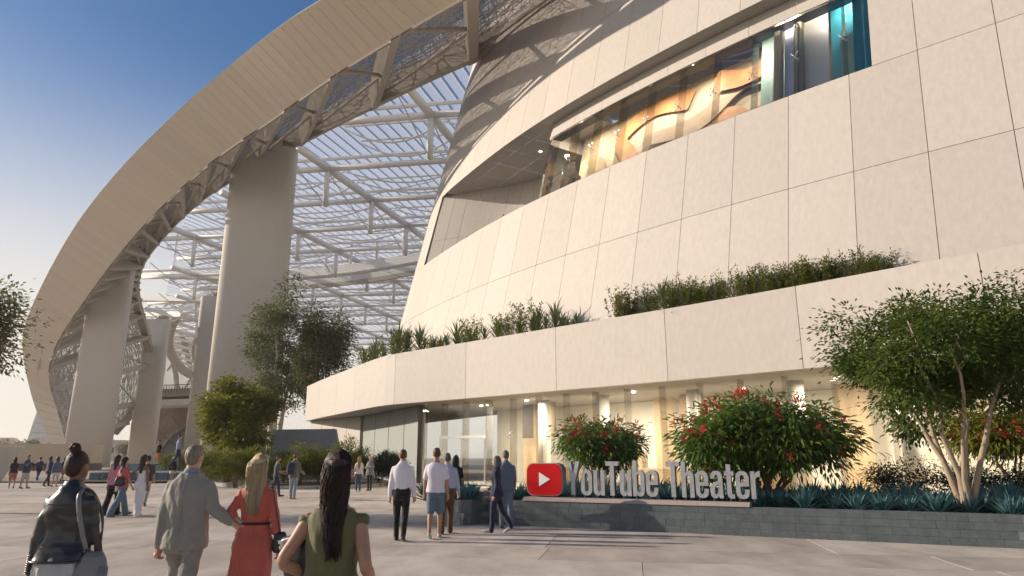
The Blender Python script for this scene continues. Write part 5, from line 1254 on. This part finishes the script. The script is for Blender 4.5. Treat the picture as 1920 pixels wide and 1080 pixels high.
    if top:
        tt, tcol = top[0], top[1]; tm = tcol if not isinstance(tcol, tuple) else cloth(tcol)
        mb = MB(); sl_r = None
        hem = {'jacket': .82, 'biker': .95, 'shirt': .98, 'tee': .88, 'sleeveless': 1.0, 'strapless': 1.03, 'dress': .98, 'coat': .78}[tt]; neck = {'strapless': 1.31, 'sleeveless': 1.455, 'tee': 1.475, 'dress': 1.465}.get(tt, 1.51)
        infl = {'jacket': .026, 'biker': .03, 'shirt': .016, 'tee': .018, 'sleeveless': .012, 'strapless': .008, 'dress': .014, 'coat': .03}[tt]
        torso(mb, hem, neck, infl, {'jacket': .016, 'coat': .02, 'biker': .004, 'tee': .012}.get(tt, 0))
        for (sh, el, wr) in A_r:
            g_ = .0 if F else .008
            if tt in ('jacket', 'coat', 'biker'): limb(mb, [sh + Vector((0, 0, -.005)), sh.lerp(el, .5), el, el.lerp(wr, .5), el.lerp(wr, .97)], [.055 + g_, .057 + g_, .053 + g_, .049 + g_, .045 + g_])
            elif tt == 'shirt': limb(mb, [sh, sh.lerp(el, .5), el, el.lerp(wr, .5), el.lerp(wr, .95)], [.050 + g_, .052 + g_, .048 + g_, .045 + g_, .038 + g_])
            elif tt == 'rolled': pass
            elif tt == 'dress': limb(mb, [sh, sh.lerp(el, .5), el, el.lerp(wr, .35)], [.053, .052, .05, .052])
            elif tt == 'tee': limb(mb, [sh, sh.lerp(el, .4), sh.lerp(el, .72)], [.051 + g_, .056 + g_, .06 + g_])
            elif tt == 'sleeveless': limb(mb, [sh + Vector((-.02 * (1 if sh.x > 0 else -1), 0, 0)), sh + Vector((.012 * (1 if sh.x > 0 else -1), 0, -.005))], [.052, .05])
        if tt in ('jacket', 'shirt', 'coat', 'biker'):
            rg = [oval(0, -.008, z + dz, r, r * 1.02, 24, 1.0) for z, r in ((1.47, .085), (1.51, .072), (1.545, .070 if not F else .066))]; mb.rings(rg)
        me = remesh(sc(mb), vox, 2); finish(me, {'tee': 'shirt', 'biker': 'jacket', 'sleeveless': 'blouse', 'strapless': 'bandeau_top', 'dress': 'dress_bodice'}.get(tt, tt), tm, root, folds=(.016 if tt in ('biker', 'jacket') else .014) if fine else .006, fscale=(5, 5, 8) if tt == 'biker' else (11, 11, 5), seed=seed + 5)
    if not noshoes:
        sm = shoes if not isinstance(shoes, tuple) else cloth(shoes, .45, .4, .05)
        for (hp, kn, an, q) in L_:
            mb = MB(); ft = Vector((0, math.cos(q), max(-.6, math.sin(q)) * .75)); limb(mb, [an + Vector((0, -.035, -.04)), an + Vector((0, -.03, -.035)) + ft * .07, an + ft * .12 + Vector((0, 0, -.05)), an + ft * .2 + Vector((0, 0, -.06))], [.042, .044, .043, .026])
            sc(mb); finish(remesh(mb, max(vox * .8, .01), 1), 'shoe', sm, root)
    # hair
    if hair:
        hs, hc = hair[0], HR[hair[1]]; mb = MB()
        ellip(mb, hp_(0, -.016, 1.68), .0805, .092, .103, 26, 16, Rz)
        if hs in ('short',): ellip(mb, hp_(0, -.04, 1.64), .071, .055, .066, 20, 12, Rz); ellip(mb, hp_(0, .03, 1.735), .062, .06, .045, 18, 10, Rz)
        elif hs == 'bob':
            rg = [[Rz @ p + Vector((0, .012, dz)) for p in oval(0, y, z, rx, ry, 26, 1.0)] for z, y, rx, ry in ((1.50, -.035, .078, .06), (1.55, -.035, .10, .085), (1.62, -.03, .106, .098), (1.69, -.02, .098, .1), (1.74, -.015, .075, .08))]; mb.rings(rg)
        elif hs in ('long', 'pinned'):
            end = hair[2]; rg = []; wtop = .082 if hs == 'long' else .062
            for i in range(13):
                t = i / 12; z = 1.72 - (1.72 - end) * t; rx_, ry_, cy_ = prof(P_, min(z, 1.5)); back = cy_ - (ry_ if z < 1.47 else .055) - .012
                y = -.03 * (1 - min(1, t * 3)) + min(1, t * 3) * back
                wv = wtop * (1 + .22 * math.sin(min(1, t * 1.5) * math.pi)) * (1 - .45 * max(0, t - .55) / .45); dp = .085 * (1 - min(1, t * 2.2)) + .034
                rg.append([Rz.lerp(Matrix.Identity(3), min(1, t * 2)) @ p + Vector((0, .012, dz)) for p in oval(hair[3] * t if len(hair) > 3 else 0, y, z, wv, dp * (1 - .45 * max(0, t - .6)), 26, 1.0)])
            mb.rings(rg)
        elif hs == 'bun':
            ellip(mb, hp_(0, -.055, 1.65), .07, .055, .08, 20, 12, Rz)
            q = np.random.default_rng(3)
            for i in range(16): v = q.normal(size=3); v = v / np.linalg.norm(v) * [.034, .03, .026]; ellip(mb, hp_(-.005 + v[0], -.05 + v[1], 1.80 + v[2]), .019, .018, .017, 10, 8, Rz)
            ellip(mb, hp_(-.005, -.05, 1.80), .036, .032, .03, 12, 8, Rz)
        me = remesh(sc(mb), max(.009, vox * .7), 2); ho = finish(me, 'hair', hc, root, folds=.004, fscale=(34, 34, 5), seed=seed + 9)
        if fine and hs in ('long', 'pinned'):
            q = np.random.default_rng(seed + 70); st = MB()
            for i in range(520):
                end = hair[2] + q.uniform(-.03, .16); a = q.uniform(-1, 1); pts_ = []; ph = q.uniform(0, 6.28); am = q.uniform(.003, .011)
                for ph_ in (8, 38, 68):
                    sp_, cp_ = math.sin(R(ph_)), math.cos(R(ph_)); aa = a * 1.35; pts_.append((Rz @ Vector((math.sin(aa) * .0835 * sp_, -.016 - math.cos(aa) * .0955 * sp_, 0)) + Vector((0, .012, 1.68 + .106 * cp_ + dz))) * k)
                for j in range(2, 11):
                    t = j / 10; z = 1.76 - (1.76 - end) * t; rx_, ry_, cy_ = prof(P_, min(z, 1.5)); back = cy_ - (ry_ if z < 1.47 else .055) - .012
                    y0 = -.03 * (1 - min(1, t * 3)) + min(1, t * 3) * back; wv = (.082 if hs == 'long' else .062) * (1 + .22 * math.sin(min(1, t * 1.5) * math.pi)) * (1 - .4 * max(0, t - .55) / .45); dp = .09 * (1 - min(1, t * 2.2)) + .036
                    if t < .12: wv *= .75; dp *= .9
                    aa = a * 1.35; x = math.sin(aa) * (wv + .003) + am * math.sin(ph + t * 11); y = y0 - math.cos(aa) * (dp * (1 - .45 * max(0, t - .6)) + .003) + am * math.cos(ph + t * 9)
                    pts_.append((Rz.lerp(Matrix.Identity(3), min(1, t * 2)) @ Vector((x + (hair[3] * t if len(hair) > 3 else 0), y, 0)) + Vector((0, .012, z + dz))) * k)
                st.tube(pts_, [.0024] * 10 + [.0018, .0008], 3, caps=False)
            st.build('hair_strands', hc, ho, True)['kind'] = 'stuff'
    root['_k'] = k; root['_dz'] = dz
    return root
def sub_of(root, nm): return next(c for c in root.children if c.name.split('.')[0] == nm)
def W(root, p): return Matrix.Translation(root.location) @ Matrix.Rotation(root.rotation_euler[2], 4, 'Z') @ Vector(p)
# ---------------------------------------------------------------- foreground walkers
LEATHER = mat('black_leather', (.018, .018, .02), .32, .6, bump=.12, bscale=9)
GREYSUIT = mat('grey_suit_wool', (.27, .25, .215), .75, .25, var=.06, vscale=60, bump=.25, bscale=10, sheen=.2)
SUITLEG = mat('grey_beige_trousers', (.27, .26, .235), .8, .25, var=.06, vscale=60, bump=.3, bscale=10)
CORAL = mat('coral_dress', (.46, .095, .062), .7, .3, var=.1, vscale=5, bump=.25, bscale=9, sheen=.3)
OLIVE = mat('olive_blouse', (.115, .108, .045), .7, .3, var=.08, vscale=5, bump=.25, bscale=9, sheen=.2)
NAVYSKIRT = mat('royal_blue_skirt', (.035, .045, .17), .65, .3, var=.15, vscale=6, bump=.3, bscale=9)
GREYSKIRT = mat('light_grey_skirt', (.42, .42, .42), .8, .2, var=.05, vscale=8, bump=.1, bscale=12)
BLACK = mat('black_leather_goods', (.018, .018, .02), .4, .5, bump=.1, bscale=30)
GREYBAG = mat('grey_leather_bag', (.17, .175, .18), .42, .5, var=.1, vscale=8, bump=.15, bscale=20)
BROWNBELT = mat('dark_belt', (.03, .015, .012), .45)
STEEL = mat('polished_metal', (.7, .68, .62), .2, metal=1)
def ground(u, Y): p = atY(u, 858, Y); return Vector((p.x, p.y, 0))
V_F = .0105
# woman in leather jacket
p1 = ground(147, 5.45)
w1 = person(p1, R(4), 'person in black leather jacket and light grey skirt walking away at the left front', 1.70, 'f', 'brown', ('bun', 'dark'), ('biker', LEATHER), ('skirt', GREYSKIRT, .50, .0), arms=((-8, 6, 10), (6, 8, 30)), vox=V_F, fine=True, seed=1, yaw=-12)
k, dz = w1['_k'], w1['_dz']
def ring_tube(root, z, extra, name, m, r=.006, sex=FEM, n=40):
    kk, dd = root['_k'], root['_dz']; rx, ry, cy = prof(sex, z); mb = MB(); pts_ = oval(0, cy, z + dd, rx + extra, ry + extra, n, .82); mb.tube([p * kk for p in pts_ + pts_[:2]], r, 5, caps=False); return mb.build(name, m, root, True)
ring_tube(w1, 1.06, .036, 'waist_seam', LEATHER, .005); ring_tube(w1, .955, .037, 'hem_band', LEATHER, .010)
mb = MB(); mb.tube([Vector((x, -.118 - .012 * math.cos(x * 9) + .03 * abs(x) * 2, 1.37 + dz)) * k for x in (-.11, -.07, -.03, .03, .07, .11)], .004, 5); mb.build('yoke_seam', LEATHER, sub_of(w1, 'jacket'))
sh = Vector((-.148, -.005, 1.385 + dz)); el = sh + Vector((-math.sin(R(6)), math.sin(R(-8)) * math.cos(R(6)), -math.cos(R(-8)) * math.cos(R(6)))) * .295; dd_ = Vector((-math.sin(R(6)) * .5, math.sin(R(2)), -math.cos(R(2)))).normalized()
for i in range(9):
    c = el + dd_ * (.10 + i * .016); mb = MB(); pts_ = [c + Vector((math.cos(a) * .054, math.sin(a) * .054, 0)) for a in [2 * math.pi * j / 14 for j in range(16)]]; mb.tube([q * k for q in pts_], .006, 5, caps=False); mb.build('cuff_rib', LEATHER, sub_of(w1, 'jacket'), True)
# her shoulder bag
def bag_body(w_, h_, d_, taper=.85):
    mb = MB(); rg = []
    for i in range(9):
        t = i / 8; q = 1 - (1 - taper) * t; bl = 1 - .35 * (2 * t - 1) ** 4; rg.append(oval(0, 0, -h_ / 2 + h_ * t, w_ / 2 * q * bl, d_ / 2 * bl * (1 - .45 * t), 24, .55))
    mb.rings(rg); return mb
bg1 = empty('shoulder_bag', W(w1, (.235, -.06, .80))); bg1.rotation_euler = (0, R(6), R(20)); tag(bg1, 'grey leather shoulder bag hanging from the leather jacket shoulder', 'bag')
bag_body(.30, .34, .15, .55).build('body', GREYBAG, bg1, True)
mb = MB(); mb.tube([(-.02, 0, .16), (-.03, -.02, .22)], .012, 8); mb.build('clasp', STEEL, bg1)
mb = MB(); mb.tube([(.09, -.07, .08), (.10, -.075, -.12)], [.03, .028], 8, flat=.4); mb.build('side_flap', GREYBAG, bg1, True)
bgm = (Matrix.Translation(bg1.location) @ bg1.rotation_euler.to_matrix().to_4x4()).inverted()
st_ = [bgm @ W(w1, q) for q in ((.205, -.10, .99), (.185, -.155, 1.12), (.150, -.165, 1.26), (.115, -.13, 1.375), (.10, -.03, 1.425), (.115, .09, 1.37), (.17, .14, 1.2), (.225, .05, .98))]
mb = MB(); mb.tube(catmull(st_, 5), .017, 6, flat=.3, upv=(0, 1, 0)); mb.build('strap', GREYBAG, bg1, True)
# man in suit and woman in coral dress holding hands
p2, p3 = ground(364, 6.9), ground(489, 7.0)
hx = (p2 + p3) / 2; hold = Vector((atY(438, 992, 6.92).x, 6.92, atY(438, 992, 6.92).z))
def loc(root_p, face, wp): return Matrix.Rotation(-face, 3, 'Z') @ (Vector(wp) - root_p)
w2 = person(p2, R(0), 'person in grey suit with short grey hair holding hands with the coral dress', 1.77, 'm', 'light', ('short', 'grey'), ('jacket', GREYSUIT), ('trousers', SUITLEG), shoes=(.05, .03, .02), arms=((-10, 7, 14), (4, 20, 12)), wrists=(None, loc(p2, 0, hold + Vector((-.03, -.01, .075)))), elbows=(None, (.265, -.05, 1.17)), vox=V_F, fine=True, seed=2, yaw=-8, curl=.75)
mb = MB(); mb.box((0, 0, 0), (.004, .004, .3)); 
k2, dz2 = w2['_k'], w2['_dz']
mb = MB(); mb.tube([Vector((0, y, z + dz2)) * k2 for y, z in ((-.134, 1.44), (-.158, 1.3), (-.146, 1.12), (-.158, .98), (-.175, .83))], .003, 5); mb.build('back_seam', GREYSUIT, sub_of(w2, 'jacket'))
mb = MB(); rg = [oval(0, -.008, z + dz2, r, r, 24, 1.0) for z, r in ((1.50, .076), (1.535, .072), (1.555, .069))]; mb.rings([[q * k2 for q in r] for r in rg]); mb.build('shirt_collar', cloth((.20, .24, .31)), w2, True)
w3 = person(p3, R(0), 'person with long blond hair in belted coral red dress', 1.69, 'f', 'light', ('long', 'blond', 1.19), ('dress', CORAL), ('long_skirt', CORAL, .30, .05, .05), shoes=(.2, .1, .06), legs=((16, 5), (-18, 26)), arms=((2, 18, 12), (-6, 14, 18)), wrists=(loc(p3, 0, hold + Vector((.03, .01, .085))), None), elbows=((-.225, -.06, 1.13), None), vox=V_F, fine=True, seed=3, curl=.75)
ring_tube(w3, 1.095, .021, 'belt', BROWNBELT, .013)
bg2 = empty('crossbody_bag', W(w3, (.265, -.03, .86)), R(12)); tag(bg2, 'small black handbag on a long strap beside the coral dress', 'bag')
bag_body(.15, .19, .09, .8).build('body', BLACK, bg2, True)
mb = MB(); mb.tube(catmull([(-.02, .03, .09), (-.06, .035, .3), (-.10, .04, .5), (-.105, -.01, .555), (-.095, -.07, .5), (-.05, -.06, .3), (.0, -.03, .09)], 5), .006, 5); mb.build('strap', BLACK, bg2, True)
mb = MB(); mb.tube([(.045, -.04, -.02), (.05, -.045, -.12)], [.012, .02], 6); mb.build('tassel', BLACK, bg2, True)
# woman in olive blouse, nearest
p4 = ground(634, 3.95)
w4 = person(p4, R(-3), 'person with long dark pinned hair in sleeveless olive blouse, nearest the camera', 1.69, 'f', 'tan', ('pinned', 'dark', 1.20, .03), ('sleeveless', OLIVE), ('skirt', NAVYSKIRT, .46, .14, .05), shoes=(.05, .03, .03), arms=((-6, 24, 72), (-4, 10, 26)), elbows=((-.25, -.06, 1.11), (.205, -.07, 1.09)), wrists=((-.12, .10, .99), (.19, .15, .98)), vox=V_F, fine=True, seed=4, yaw=14)
ring_tube(w4, 1.045, .024, 'belt', BROWNBELT, .012)
k4, dz4 = w4['_k'], w4['_dz']
mb = MB(); mb.tube([Vector((.02, -.108, 1.672 + dz4)) * k4, Vector((.05, -.102, 1.678 + dz4)) * k4], .006, 6); mb.build('hair_clip', STEEL, sub_of(w4, 'hair'))
R14 = Matrix.Rotation(R(14), 3, 'Z')
mb = MB()
for s_ in (-1, 1):
    mb.tube([(R14 @ Vector((s_ * .082, -.01, 0)) + Vector((0, .012, 1.655 + dz4))) * k4, (R14 @ Vector((s_ * .083, .09, 0)) + Vector((0, .012, 1.66 + dz4))) * k4], .004, 5)
    c = (R14 @ Vector((s_ * .05, .105, 0)) + Vector((0, .012, 1.65 + dz4))) * k4; pts_ = [c + R14 @ Vector((math.cos(a) * .036, -abs(math.cos(a)) * .012, math.sin(a) * .027)) for a in [2 * math.pi * j / 14 for j in range(15)]]; mb.tube(pts_, .004, 5, caps=False)
mb.build('glasses', mat('grey_frame', (.2, .2, .22), .3), w4)
bg4 = empty('clutch_bag', W(w4, (-.205, .06, 1.10)), R(-20)); bg4.rotation_euler = (R(4), R(-14), R(-22)); tag(bg4, 'black clutch with white beaded edge under the arm of the olive blouse', 'bag')
mb = MB(); rg = [oval(0, 0, z, .095 * q, .045 * q, 24, .5) for z, q in ((-.14, .8), (-.12, 1), (.0, 1), (.12, .95), (.14, .7))]; mb.rings(rg); mb.build('body', BLACK, bg4, True)
for i in range(9):
    mb = MB(); mb.box((-.093, -.012, -.12 + i * .03), (.012, .02, .017)); mb.build('bead', cloth((.75, .74, .70)), bg4)
# ---------------------------------------------------------------- middle distance
def feet(u, v): p = atZ(u, v, 0); return Vector((p.x, p.y, 0))
VM = .017
WHITE = (.70, .68, .72); NAVY = (.018, .022, .05); JEANS = (.11, .16, .22)
person(feet(750, 1014), R(2), 'person in white long-sleeved shirt and black trousers walking to the entrance', 1.80, 'm', 'light', ('short', 'brown'), ('shirt', WHITE), ('slim', (.014, .013, .013)), legs=((6, 6), (-10, 14)), arms=((-6, 8, 10), (-4, 10, 14)), vox=VM, seed=10)
person(feet(815, 1009), R(0), 'person in white polo shirt and blue denim shorts', 1.84, 'm', 'tan', ('short', 'brown'), ('tee', (.72, .66, .72)), ('shorts', JEANS), shoes=(.45, .42, .4), legs=((-8, 16), (6, 4)), arms=((-4, 8, 14), (-4, 9, 10)), vox=VM, seed=11)
person(feet(836, 1001), R(2), 'person in pale blue shirt and brown trousers beside the denim shorts', 1.74, 'm', 'light', ('short', 'darkgrey'), ('shirt', (.42, .45, .58)), ('trousers', (.105, .055, .03)), shoes=(.03, .02, .02), legs=((-6, 10), (8, 4)), arms=((-4, 8, 10), (6, 12, 20)), vox=VM, seed=12)
person(feet(853, 972), R(-5), 'dark-haired person in black top half hidden behind the brown trousers', 1.72, 'f', 'light', ('long', 'black', 1.25), ('tee', (.02, .02, .02)), ('slim', (.35, .33, .30)), shoes=(.5, .5, .5), vox=VM, seed=13)
person(feet(931, 999), R(78), 'person in navy trouser suit with dark bob in profile before the planter', 1.68, 'f', 'light', ('bob', 'darkgrey'), ('jacket', NAVY), ('trousers', NAVY), shoes=(.35, .34, .34), legs=((10, 4), (-14, 20)), arms=((-8, 6, 22), (4, 6, 60)), vox=VM, seed=14, facefeat=True)
person(feet(948, 991), R(12), 'person in grey-blue suit behind the navy trouser suit', 1.80, 'm', 'light', ('short', 'darkgrey'), ('jacket', (.13, .155, .205)), ('trousers', (.15, .175, .23)), shoes=(.04, .02, .02), legs=((5, 4), (-8, 12)), vox=VM, seed=15)
person(feet(548, 936), R(-4), 'person in jeans wearing a dark blue backpack by the hedge', 1.78, 'm', 'light', ('short', 'brown'), ('jacket', (.16, .145, .12)), ('trousers', (.24, .27, .30)), shoes=(.4, .25, .22), legs=((3, 2), (-3, 2)), arms=((10, 10, 70), (8, 14, 60)), vox=.022, seed=16)
bp_ = empty('backpack', feet(545, 936) + Vector((-.02, -.21, 1.22)), R(-4)); tag(bp_, 'dark blue backpack on the back of the person in jeans', 'backpack')
bag_body(.34, .50, .22, .85).build('body', cloth((.03, .045, .08)), bp_, True)
mb = MB(); rg = [oval(.0, -.1, z, .11 * q, .05 * q, 18, .6) for z, q in ((-.2, .7), (-.17, 1), (-.02, 1), (.0, .8))]; mb.rings(rg); mb.build('pocket', cloth((.025, .035, .065)), bp_, True)
person(feet(516, 932), R(-70), 'person gesturing beside the hedge, half hidden by the blond hair', 1.70, 'm', 'tan', ('short', 'dark'), ('tee', (.07, .07, .10)), ('slim', (.03, .03, .05)), arms=((10, 6, 60), (20, 6, 70)), vox=.022, seed=17)
person(feet(671, 922), R(8), 'person with long ginger hair, white top and jeans by the hedge', 1.70, 'f', 'light', ('long', 'ginger', 1.12), ('tee', (.62, .58, .54)), ('slim', (.06, .085, .13)), shoes=(.5, .48, .45), legs=((2, 2), (-2, 2)), vox=.022, seed=18)
person(feet(692, 920), R(165), 'person in grey cardigan and black trousers facing the camera with folded arms', 1.72, 'f', 'light', ('long', 'blond', 1.36), ('coat', (.20, .20, .19)), ('slim', (.012, .012, .012)), legs=((2, 2), (-2, 2)), arms=((14, 8, 100), (14, 8, 105)), wrists=((.10, .16, 1.16), (-.10, .17, 1.20)), elbows=((-.2, .04, 1.12), (.2, .04, 1.12)), vox=.022, seed=19, facefeat=True)
# left groups
cw = feet(222, 968)
person(cw, R(-28), 'dark-haired person in coral T-shirt and flared jeans striding left of the white outfit', 1.70, 'f', 'light', ('long', 'black', 1.30), ('tee', (.52, .13, .11)), ('wide', JEANS), shoes=(.1, .08, .07), legs=((22, 4), (-18, 10)), vox=VM, seed=20)
b5 = empty('black_bag', cw + Vector((.02, -.22, .98)), R(5)); tag(b5, 'black slouchy bag slung over the coral T-shirt', 'bag'); bag_body(.34, .28, .13, .6).build('body', BLACK, b5, True)
mb = MB(); mb.tube(catmull([(-.12, .0, .1), (-.04, .02, .3), (.08, .1, .47), (.14, .2, .42)], 4), .008, 5); mb.build('strap', BLACK, b5, True)
person(feet(208, 966), R(-10), 'person in pink top and black flared trousers beside the coral T-shirt', 1.72, 'f', 'light', ('long', 'dark', 1.32), ('tee', (.50, .20, .30)), ('wide', (.014, .013, .014)), shoes=(.03, .03, .03), legs=((-12, 8), (10, 4)), vox=VM, seed=21)
person(feet(258, 968), R(-14), 'dark-haired person in white strapless top and white flared trousers, hand on hip', 1.72, 'f', 'brown', ('long', 'black', 1.22), ('strapless', (.66, .64, .64)), ('wide', (.66, .64, .66)), shoes=(.5, .45, .4), legs=((5, 3), (-6, 4)), elbows=((-.34, -.09, 1.16), None), wrists=((-.18, .02, .98), None), arms=((0, 20, 20), (-4, 10, 10)), vox=VM, seed=22)
person(feet(268, 950), R(20), 'person in dark top half hidden behind the white outfit', 1.72, 'm', 'tan', ('short', 'black'), ('tee', (.04, .045, .06)), ('trousers', (.3, .29, .27)), vox=.022, seed=23)
person(feet(44, 916), R(-95), 'person in blue jacket and beige shorts holding up a camera at the far left', 1.78, 'm', 'tan', ('short', 'black'), ('jacket', (.035, .05, .085)), ('shorts', (.45, .40, .33)), shoes=(.1, .08, .07), legs=((8, 3), (-8, 4)), arms=((50, 10, 80), (52, 10, 80)), vox=.024, seed=24)
person(feet(20, 916), R(40), 'person in dark top and coral shorts beside the slatted panel', 1.68, 'f', 'tan', ('long', 'black', 1.35), ('tee', (.035, .035, .045)), ('shorts', (.40, .16, .11)), vox=.024, seed=25)
person(feet(70, 901), R(10), 'small distant person in dark blue standing right of the beige shorts', 1.70, 'm', 'tan', ('short', 'black'), ('tee', (.045, .06, .12)), ('trousers', (.035, .04, .07)), vox=.028, seed=26)
person(feet(88, 912), R(-20), 'person in dark purple top and black leggings, left of a close pair', 1.72, 'f', 'tan', ('long', 'black', 1.32), ('jacket', (.06, .05, .085)), ('slim', (.02, .02, .025)), legs=((12, 4), (-14, 14)), vox=.024, seed=27)
person(feet(101, 913), R(25), 'person in denim jacket and white skirt, right of a close pair', 1.70, 'f', 'light', ('bob', 'dark'), ('jacket', (.09, .12, .19)), ('skirt', (.55, .52, .48), .62, .03), legs=((-8, 10), (10, 4)), vox=.024, seed=28)
person(feet(116, 902), R(0), 'distant person in black top and coral skirt left of the leather jacket', 1.70, 'f', 'brown', ('bob', 'black'), ('tee', (.02, .02, .022)), ('skirt', (.42, .12, .09), .55, .03), vox=.028, seed=29)
bz = atZ(294, 872, 1.13); 
person(bz, R(160), 'person in black top and orange shorts standing on the basin edge', 1.72, 'm', 'tan', ('short', 'black'), ('tee', (.03, .02, .02)), ('shorts', (.52, .20, .07)), vox=.028, seed=30, legs=((2, 2), (-2, 2)))
person(feet(321, 905), R(175), 'blond person in black jacket and white skirt by the basin', 1.70, 'f', 'light', ('long', 'blond', 1.38), ('jacket', (.02, .02, .024)), ('skirt', (.62, .60, .57), .6, .03), vox=.026, seed=31, legs=((2, 2), (-2, 2)))
person(atZ(331, 876, 1.13), R(-60), 'person in dark blue overalls walking on the basin edge', 1.75, 'm', 'light', ('short', 'dark'), ('shirt', (.20, .24, .34)), ('trousers', (.03, .04, .09)), vox=.028, seed=32)
# balcony visitors
for u, v, lab, c, sd_ in ((938, 406, 'person with dark hair looking over the balcony parapet, higher one', (.05, .03, .03), 40), (870, 447, 'person in light top looking over the balcony parapet, lower one', (.6, .5, .45), 41)):
    q = atZ(u, v, ZL + 1.0); s = WC.nearest((q.x, q.y, 0)); pw = wall(s, ZL, .75); f_ = atZ(u, v, 20.3)
    person(Vector((f_.x + .25, f_.y + .3, 18.85)), R(150), lab, 1.72, 'm', 'tan', ('short', 'dark'), ('tee', c), ('trousers', (.05, .05, .06)), vox=.03, seed=sd_, legs=((2, 2), (-2, 2)))
# pale visitor inside the foyer
sq = FC.nearest((14.2, 24.4, 0)); fpv = fas(sq, .02, 4.2)
person(fpv, R(90), 'person in pale clothes standing inside the foyer behind the spreading tree', 1.75, 'm', 'light', ('short', 'grey'), ('shirt', (.6, .57, .5)), ('trousers', (.5, .47, .42)), vox=.026, seed=42, legs=((2, 2), (-2, 2)))
for o in list(bpy.data.objects):
    for kx in ('_k', '_dz'):
        if kx in o: del o[kx]

bpy.data.scenes.remove(TMP)

# ---------------------------------------------------------------- haze
hm_ = bpy.data.materials.new('haze'); hm_.use_nodes = True; ht = hm_.node_tree; ht.nodes.clear()
ho_ = ht.nodes.new('ShaderNodeOutputMaterial'); pv = ht.nodes.new('ShaderNodeVolumePrincipled'); pv.inputs['Color'].default_value = (.97, .93, .88, 1); pv.inputs['Density'].default_value = HAZE; pv.inputs['Anisotropy'].default_value = .35
ht.links.new(pv.outputs['Volume'], ho_.inputs['Volume'])
mb = MB(); mb.box((0, 675, 30.5), (3100, 1700, 65)); tag(mb.build('haze', hm_), kind='stuff')
scene.cycles.volume_bounces = 0
